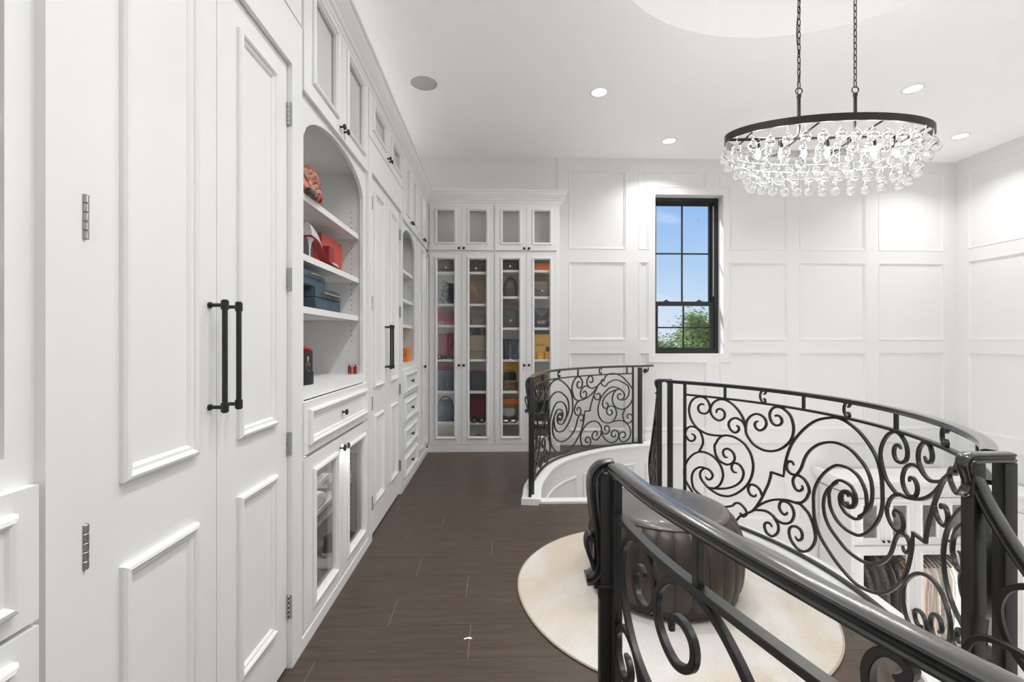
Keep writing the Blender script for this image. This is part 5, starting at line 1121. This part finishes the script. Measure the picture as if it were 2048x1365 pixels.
# pump
t = T_('high_heel', 'pearly stiletto pump standing on the second shelf of the arched bookcase', 'shoe', (-.890, 2.225, 1.690), 0); t.scale = (.85, 1.38, 1.0)
sp = [(-.03, .105), (.0, .099), (.035, .088), (.075, .062), (.115, .030), (.150, .012), (.19, .006), (.225, .005), (.25, .005)]   # sole line (y, z)
wd = [.024, .028, .028, .024, .024, .033, .038, .032, .012]
uph = [.060, .058, .042, .006, .004, .004, .022, .020, .008]
D = catmull([(y, z, w_, u_) for (y, z), w_, u_ in zip(sp, wd, uph)], 4)
bm = bmn(); R = []
for y, z, w_, u_ in D: R.append([bm.verts.new((w_ * cos(a), y - (.006 * sin(a) if y < .02 else 0), z + max(u_, .003) * sin(a) ** .8 + .002)) for a in [pi * j / 10 for j in range(11)]])
hc = [i for i, d in enumerate(D) if d[3] > .012]
for i, (a, b) in enumerate(zip(R, R[1:])):
    closed_ = i in hc
    for j in range(10):
        if closed_ or D[i][3] < .012: face(bm, [a[j], a[j + 1], b[j + 1], b[j]])
face(bm, R[0]); P_(t, 'upper', bm, K['pearl'], auto=80)
bm = bmn(); R = []
for y, z, w_, u_ in D: R.append([bm.verts.new(p) for p in ((-w_, y, z), (w_, y, z), (w_ * .95, y, z - .004), (-w_ * .95, y, z - .004))])
for a, b in zip(R, R[1:]):
    for j in range(4): face(bm, [a[j], a[(j + 1) % 4], b[(j + 1) % 4], b[j]])
face(bm, R[0]); face(bm, R[-1]); P_(t, 'sole', bm, K['darkred'])
bm = bmn(); loft(bm, [(0, 0, -.012, .004, .004), (.05, 0, -.012, .0045, .005), (.08, 0, -.010, .009, .012), (.102, 0, -.004, .022, .024)], seg=12, p=2); P_(t, 'heel', bm, K['pearl'])
t = T_('gift_box', 'large red card box with gold lettering behind the pump', 'box', (-.955, 2.625, 1.690))
bm = bmn(); rbox(bm, -.024, .024, -.155, .155, 0, .185, .002, 1); P_(t, 'body', bm, K['redcard']); lettering(t, 'Cartier', .026, (.0245, .012, .122), M['gold'], rz=pi / 2)
t = T_('gift_box', 'small dark red box standing before the large red box', 'box', (-.908, 2.505, 1.690)); bm = bmn(); rbox(bm, -.016, .016, -.036, .036, 0, .115, .0015, 1); P_(t, 'body', bm, K['darkred']); bm = bmn(); rbox(bm, -.0165, .0165, -.0365, .0365, .085, .1165, .0015, 1); P_(t, 'lid', bm, K['darkred'])
def velvet(label, cx, y0, y1, z, h):
    t = T_('jewellery_box', label, 'box', (cx, (y0 + y1) / 2, z)); L = (y1 - y0) / 2; hx = .11
    bm = bmn(); rbox(bm, -hx, hx, -L, L, 0, h * .52, .002, 1); P_(t, 'base', bm, K['navyv']); bm = bmn(); rbox(bm, -hx, hx, -L, L, h * .54, h, .002, 1); ld = P_(t, 'lid', bm, K['navyv'])
    bm = bmn(); rbox(bm, hx + .012, hx + .020, -L * .62, L * .72, h * .72, h * .80, .0015, 1)
    for yy in (-L * .5, L * .6): rbox(bm, hx - .002, hx + .013, yy - .004, yy + .004, h * .74, h * .78, .001, 1)
    P_(ld, 'bar_handle', bm, M['gold']); return t
velvet('larger navy velvet box with a gold bar handle on the third shelf', -.975, 2.215, 2.56, 1.455, .106); velvet('smaller navy velvet box with gold bar handle, stacked on the larger one', -.985, 2.095, 2.37, 1.5615, .068)
# rose box
t = T_('rose_box', 'round black box of red roses standing below the navy boxes', 'flower box', (-.940, 2.155, 1.10))
bm = bmn(); lathe(bm, [(.078, 0), (.08, .002), (.08, .155), (.076, .157), (.074, .15)], seg=40); P_(t, 'body', bm, K['black']); bm = bmn(); lathe(bm, [(.0845, 0), (.0845, .055), (.081, .0555)], seg=40, caps=False); P_(t, 'sleeve', bm, K['black'])
em = lambda a, z: (.0812 * cos(a), .0812 * sin(a), z); a0 = -.30
bm = bmn(); tube(bm, [em(a0 + .17 * cos(q), .090 + .030 * sin(q)) for q in [2 * pi * i / 24 for i in range(3, 22)]], .0007, 5); P_(t, 'emblem', bm, M['gold'])
bm = bmn()
for k in range(7): tube(bm, [em(a0 - .10 + .03 * sin(k * 2.4), .118 + .010 * cos(k * 2.4)), em(a0 - .05 + .03 * cos(k * 1.7), .124 + .008 * sin(k * 1.3))], .0016, 5)
P_(t, 'gilt_rose', bm, M['gold'])
for k, (w_, z) in enumerate(((.06, .104), (.12, .095), (.05, .086))): bm = bmn(); tube(bm, [em(a0 - w_ + 2 * w_ * i / 6, z) for i in range(7)], .0016, 5); P_(t, 'gilt_text_line', bm, M['gold'])
pm = bmn()
for ring_, (n, r, tilt) in enumerate(((3, .005, .2), (5, .012, .6), (6, .019, 1.0))):
    for i in range(n):
        q = 2 * pi * i / n + ring_; b2 = bmn(); bmesh.ops.create_uvsphere(b2, u_segments=8, v_segments=5, radius=.011); bmesh.ops.scale(b2, vec=(.35, 1.0, .9), verts=b2.verts[:]); join(pm, b2, Matrix.Translation((r * cos(q), r * sin(q), .010 - .003 * ring_)) @ Matrix.Rotation(q, 4, 'Z') @ Matrix.Rotation(tilt * .5, 4, 'Y'))
first = None
for k in range(9):
    q = 2 * pi * k / 8; r = .050 if k < 8 else 0
    if first is None: first = o = P_(t, 'rose', pm, K['rose'])
    else: o = first.copy(); C.objects.link(o)
    o.location = (r * cos(q), r * sin(q), .156); o.rotation_euler = (0, 0, k)
# small clear box
t = T_('acrylic_box', 'small clear box with red bottles in the right corner below the roses', 'box', (-.874, 2.80, 1.10)); bm = bmn(); rbox(bm, -.035, .035, -.03, .03, 0, .072, .002, 1); P_(t, 'case', bm, M['pane'])
for i in range(3):
    bm = bmn(); lathe(bm, [(.009, .003), (.009, .045), (.004, .05), (.004, .06)], c=(-.018 + .018 * i, 0, 0), seg=12); P_(t, 'bottle', bm, K['darkred'] if i % 2 == 0 else K['coral'])
# orange box in the narrow bookcase
t = lidbox('orange lettered box at the foot of the narrow arched bookcase', (-.985, 4.53, 1.10), .235, .16, .130, K['orange'], lid=.25); lettering(t, 'LOUIS VUITTON', .022, (.028, -.083, .060), K['brown'])
t = T_('wire_stand', 'thin dark wire stand on the second shelf of the narrow bookcase', 'stand', (-.93, 4.35, 1.69)); bm = bmn(); tube(bm, [(-.08, 0, .055), (-.02, 0, .045), (.05, .05, .022)], .0015, 6); tube(bm, [(-.05, 0, .0), (-.05, 0, .05)], .0015, 6); tube(bm, [(.0, 0, .0), (.0, .01, .042)], .0015, 6); P_(t, 'wire', bm, M['black'])
# shoes behind the glass below
def sneaker(label, loc, m, rz, h=.10, studs=False, dark=None):
    t = T_('sneaker', label, 'shoe', loc, rz)
    bm = bmn(); loft(bm, [(.018, 0, -.01, .046, .135), (.045, 0, -.008, .044, .128), (.07, 0, .02, .040, .09), (h, 0, .055, .034, .055), (h + .012, 0, .06, .030, .048)], p=2.5); P_(t, 'upper', bm, m)
    bm = bmn(); loft(bm, [(0, 0, -.01, .047, .138), (.02, 0, -.01, .048, .14), (.022, 0, -.01, .044, .134)], p=2.5); P_(t, 'sole', bm, K['cream'])
    bm = bmn()
    for i in range(4): tube(bm, [(-.024, -.05 + .022 * i, .062 + .010 * i), (0, -.05 + .022 * i, .073 + .011 * i), (.024, -.05 + .022 * i, .062 + .010 * i)], .003, 6)
    P_(t, 'laces', bm, K['white'])
    if dark: bm = bmn(); loft(bm, [(.03, 0, .085, .038, .05), (h + .005, 0, .085, .034, .042)], p=2.5); P_(t, 'heel_panel', bm, dark)
    if studs:
        for k in range(22):
            bm = bmn(); a = -1.3 + 2.6 * (k % 11) / 10; z = .058 + .016 * (k // 11) + .02 * abs(a) * .3; lathe(bm, [(.006, 0), (.004, .005), (.0005, .012)], c=(0, 0, 0), seg=6)
            bmesh.ops.transform(bm, matrix=Matrix.Translation((.043 * cos(a) if True else 0, .11 * sin(a), z)) @ Matrix.Rotation(pi / 2, 4, 'Y'), verts=bm.verts[:]); P_(t, 'stud', bm, M['silver'])
    return t
def shoe2(lab, loc, rz): return sneaker(lab, loc, K['white'], rz, h=.07)
sneaker('studded grey trainer on the upper shelf behind the left glass door', (-.985, 2.42, .563), K['grey'], pi, h=.13, studs=True); shoe2('white trainer on the middle shelf behind the left glass door', (-.945, 2.35, .453), pi); sneaker('grey trainer with a dark heel on the cabinet floor behind the left glass door', (-.93, 2.32, .062), K['grey'], 2.6, h=.12, dark=K['charcoal'])
shoe2('white trainer on the shelf behind the right glass door', (-.935, 2.76, .453), pi); sneaker('dark buckled shoe on the cabinet floor behind the right glass door', (-.95, 2.78, .062), K['charcoal'], 2.8, h=.09)

# ============================================================ lower closet seen through the balustrade
FQ = Fr((0, 5.17, 0), (1, 0, 0), (0, -1, 0))
t = thing('closet_cabinet', 'tall white closet cabinet on the lower floor against the window wall', 'cabinet', (4.83, 5.45, ZL)); F = FQ
bm = bmn(); fbox(bm, F, 4.08, 4.10, ZL, -.50, -.021, 0); fbox(bm, F, 5.50, 5.52, ZL, -.5, -.021, 0); fbox(bm, F, 4.10, 5.50, -1.06, -1.04, -.021, 0); fbox(bm, F, 4.10, 5.50, -.515, -.50, -.021, 0); fbox(bm, F, 4.08, 5.52, -.50, -.42, -.021, 0); fbox(bm, F, 4.10, 5.50, ZL, ZL + .08, -.021, 0); obj('face_frame', bm, M['cab'], t)
for i in range(4):
    a = 4.10 + .352 * i; glass_door(t, F, a, a + .349, -1.037, -.52, ((a + .32) if i % 2 == 0 else a + .03, -1.0), ins=(.095, .085, .07, .075))
for i in range(2):
    a = 4.10 + .704 * i; glass_door(t, F, a, a + .70, ZL + .09, -1.065, ((a + .67) if i == 0 else a + .03, -1.8), ins=(.10, .085, .10, .10))
carcass(t, F, 4.09, 5.51, ZL + .02, -1.05, .55); carcass(t, F, 4.09, 5.51, -1.05, -.50, .55, name='upper_carcass')
bm = bmn(); tube(bm, [F(4.11, -1.28, -.28), F(5.49, -1.28, -.28)], .012, 10); obj('hanging_rail', bm, M['steel'], t, smooth=True)
F = FR2 = Fr((5.52, 0, 0), (0, 1, 0), (-1, 0, 0))
t = thing('closet_cabinet', 'white closet cabinet on the lower floor along the right-hand wall', 'cabinet', (5.7, 3.6, ZL))
bm = bmn(); fbox(bm, F, 2.2, 5.15, -1.06, -1.04, -.021, 0); fbox(bm, F, 2.2, 5.15, -.515, -.46, -.021, 0); fbox(bm, F, 5.13, 5.15, ZL, -.5, -.021, 0); obj('face_frame', bm, M['cab'], t)
for i in range(7):
    a = 5.13 - .42 * (i + 1); glass_door(t, F, a, a + .417, -1.037, -.52, (a + .03, -1.0), ins=(.095, .085, .07, .075)); glass_door(t, F, a, a + .417, ZL + .09, -1.065, (a + .03, -1.8), ins=(.10, .085, .10, .10))
carcass(t, F, 2.2, 5.14, ZL + .02, -1.05, .36, shelves=(-2.5, -2.1, -1.7, -1.35)); carcass(t, F, 2.2, 5.14, -1.05, -.5, .36, name='upper_carcass')
for x, s_ in ((4.12, 1), (4.79, -1), (4.82, 1), (5.48, -1)): cabinet_fill((x, 5.21, -1.9), .01, 1.6, (s_, .8, 0), 1.1)  # added fill on the hanging clothes
cabinet_fill((5.56, 3.6, -1.10), 2.4, .01, (.5, 0, -1), 1.2); cabinet_fill((4.8, 5.3, -.56), 1.3, .01, (0, .6, -1), .12)  # added fill in the side closet and upper doors
bm = bmn(); mitre_sweep(bm, [(4.08, 5.74), (4.08, 5.17), (5.52, 5.17), (5.52, 2.2)], [(a, (z - 3.062) * 1.1 - .30) for a, z in CROWN], side=1); box(bm, 4.085, 5.88, 5.18, 5.73, -.34, -.33); box(bm, 5.53, 5.88, 2.2, 5.18, -.34, -.33); obj('trim_7', bm, M['cab'], kind='structure')
def garment(label, x, L, m, w=.36, name='dress', th=.045, seed=0, sh=.05):
    t = T_(name, label, 'clothes', (x, 5.45, -1.28))
    bm = bmn(); tube(bm, [(0, 0, .012), (0, 0, -.01), (0, -.0, -.02)], .003, 6); tube(bm, [(0, -w * .45, -.10), (0, -w * .2, -.045), (0, 0, -.02), (0, w * .2, -.045), (0, w * .45, -.10)], .008, 6); P_(t, 'hanger', bm, K['black'])
    r2 = random.Random(seed); bm = bmn(); n = 9; k = 22; R = []
    for i in range(n + 1):
        q = i / n; z = -.045 - L * q; hw = w * .5 * (.55 + .45 * min(1, q * 5)); R.append([bm.verts.new((th * (.5 + .5 * min(1, q * 4)) * (abs(sin(2 * pi * j / k)) ** .6) * (1 if sin(2 * pi * j / k) >= 0 else -1) * (1 + .35 * sin(j * 2.1 + seed) * q), hw * cos(2 * pi * j / k) * (1 + .05 * sin(j * 3 + seed + q * 3)), z - (.045 if abs(cos(2 * pi * j / k)) > .5 and i == 0 else 0) + .01 * sin(j + seed) * (i == n))) for j in range(k)])
    for a, b in zip(R, R[1:]):
        for j in range(k): face(bm, [a[j], a[(j + 1) % k], b[(j + 1) % k], b[j]])
    face(bm, R[0]); face(bm, R[-1]); P_(t, 'cloth', bm, m, auto=80); return t
K['blk'] = cm('black_cloth', (.03, .03, .03), .85); K['ivory'] = cm('ivory_cloth', (.72, .66, .58), .8); K['blush'] = cm('blush_cloth', (.66, .50, .43), .8); K['offw'] = cm('white_cloth', (.76, .74, .70), .8); K['char'] = cm('grey_black_cloth', (.05, .05, .052), .85, noise=(30, (.11, .11, .11), .45, .65))
gl = [('black pleated', K['blk']), ('charcoal', K['char']), ('soft black', K['blk']), ('dark flecked', K['char']), ('matte black', K['blk']), ('smoke black', K['char'])]
for i, (nm, m_) in enumerate(gl): garment('%s dress hanging in the lower left closet bay, number %s from its left side' % (nm, ('first', 'second', 'third', 'fourth', 'fifth', 'sixth')[i]), 4.28 + .10 * i, 1.15 + .03 * (i % 3), m_, seed=i, w=.42)
garment('leopard print garment hanging last in the dark row of the lower closet', 4.885, 1.05, K['leop'], seed=9, w=.42)
wl = [('blush', K['blush']), ('ivory', K['ivory']), ('pale blush', K['blush']), ('white', K['offw']), ('ivory lace', K['peep']), ('plain white', K['offw']), ('cream', K['ivory']), ('bright white', K['offw']), ('creamy', K['ivory'])]
for i, (nm, m_) in enumerate(wl): garment('%s garment in the pale row of the lower closet, %s from the left' % (nm, ('first', 'second', 'third', 'fourth', 'fifth', 'sixth', 'seventh', 'eighth', 'ninth')[i]), 5.05 + .052 * i, .78 + .05 * (i % 4), m_, seed=20 + i, w=.40, name='blouse')
lidbox('cream storage box on the floor under the pale garments', (5.12, 5.40, ZL + .04), .44, .36, .42, cm('cream_box', (.70, .62, .46), .7), name='storage_box')
t = T_('perfume_bottle', 'amber perfume bottle with dark cap on a lower closet shelf', 'bottle', (5.66, 4.93, -1.699)); bm = bmn(); rbox(bm, -.04, .04, -.03, .03, 0, .07, .008); P_(t, 'body', bm, K['coral']); bm = bmn(); lathe(bm, [(.014, .07), (.014, .10)], seg=14); P_(t, 'cap', bm, K['navy'])
for i in range(5):
    lidbox('folded dark stack on the right lower closet shelves, %s counting away from the camera' % ('first', 'second', 'third', 'fourth', 'fifth')[i], (5.70, 3.1 + .33 * i, (-1.699, -2.099, -1.349, -1.699, -2.099)[i]), .22, .26, .16, K['char'] if i % 2 else K['blk'], name='folded_clothes', cat='clothes')

# ============================================================ outside the window
bm = bmn(); box(bm, -40, 60, 7.5, 120, -3.6, -3.5); obj('ground', bm, M['ground'], kind='structure')
rh = random.Random(4)
bm = bmn(); n = 90
for i in range(n): 
    x0 = -10 + 60 * i / n; x1 = -10 + 60 * (i + 1) / n
    h0 = .55 + .45 * sin(x0 * .7) + .3 * sin(x0 * 1.9); h1 = .55 + .45 * sin(x1 * .7) + .3 * sin(x1 * 1.9)
    hexa(bm, [(x0, 60, -3.5), (x1, 60, -3.5), (x1, 66, -3.5), (x0, 66, -3.5), (x0, 61, h0), (x1, 61, h1), (x1, 65, h1), (x0, 65, h0)])
tag(obj('far_hedge', bm, M['hill']), 'hazy line of distant trees at the foot of the window view', 'trees')
def tree(label, x, y, zb, top, R, n, seed, zc):
    t = thing('tree', label, 'tree', (x, y, zb)); r = random.Random(seed)
    bm = bmn(); tube(bm, [(0, 0, 0), (.1, 0, (zc - zb) * .5), (0, .1, zc - zb + R * .3)], .12, 8, radii=[.2, .14, .05]); P_(t, 'trunk', bm, M['bark'])
    ends = []
    for k in range(16):
        a = r.uniform(0, 2 * pi); e = r.uniform(-.1, 1.3); rr_ = R * r.uniform(.6, 1.0); p = (cos(a) * cos(e) * rr_, sin(a) * cos(e) * rr_, zc - zb + sin(e) * (top - zc) * r.uniform(.7, 1)); ends.append(p)
        bm = bmn(); tube(bm, [(0, 0, (zc - zb) * r.uniform(.6, .95)), (p[0] * .5, p[1] * .5, (zc - zb + p[2]) / 2), p], .03, 5, radii=[.05, .03, .01]); P_(t, 'branch', bm, M['bark'])
    bm = bmn()
    for k in range(n):
        c = ends[r.randrange(len(ends))] if r.random() < .75 else (r.gauss(0, R * .4), r.gauss(0, R * .4), zc - zb + r.uniform(-.5, .6) * R)
        p = Vector((c[0] + r.gauss(0, R * .17), c[1] + r.gauss(0, R * .17), c[2] + r.gauss(0, R * .17))); s_ = r.uniform(.03, .06)
        q = Matrix.Rotation(r.uniform(0, 6.3), 3, 'Z') @ Matrix.Rotation(r.uniform(-1.2, 1.2), 3, 'X')
        face(bm, [bm.verts.new(p + q @ Vector(v)) for v in ((-s_, 0, 0), (0, -s_ * .5, 0), (s_, 0, 0), (0, s_ * .5, s_ * .2))])
    o = P_(t, 'foliage', bm, M['leaf'], smooth=False); o['kind'] = 'stuff'; return t
tree('bright green leafy tree filling the lower right panes of the window', 6.1, 14.2, -3.5, 1.95, 1.15, 15000, 3, .6)
tree('lower bushy tree rising at the bottom left of the window view', 5.3, 15.2, -3.5, 1.15, 1.0, 8000, 8, .0)
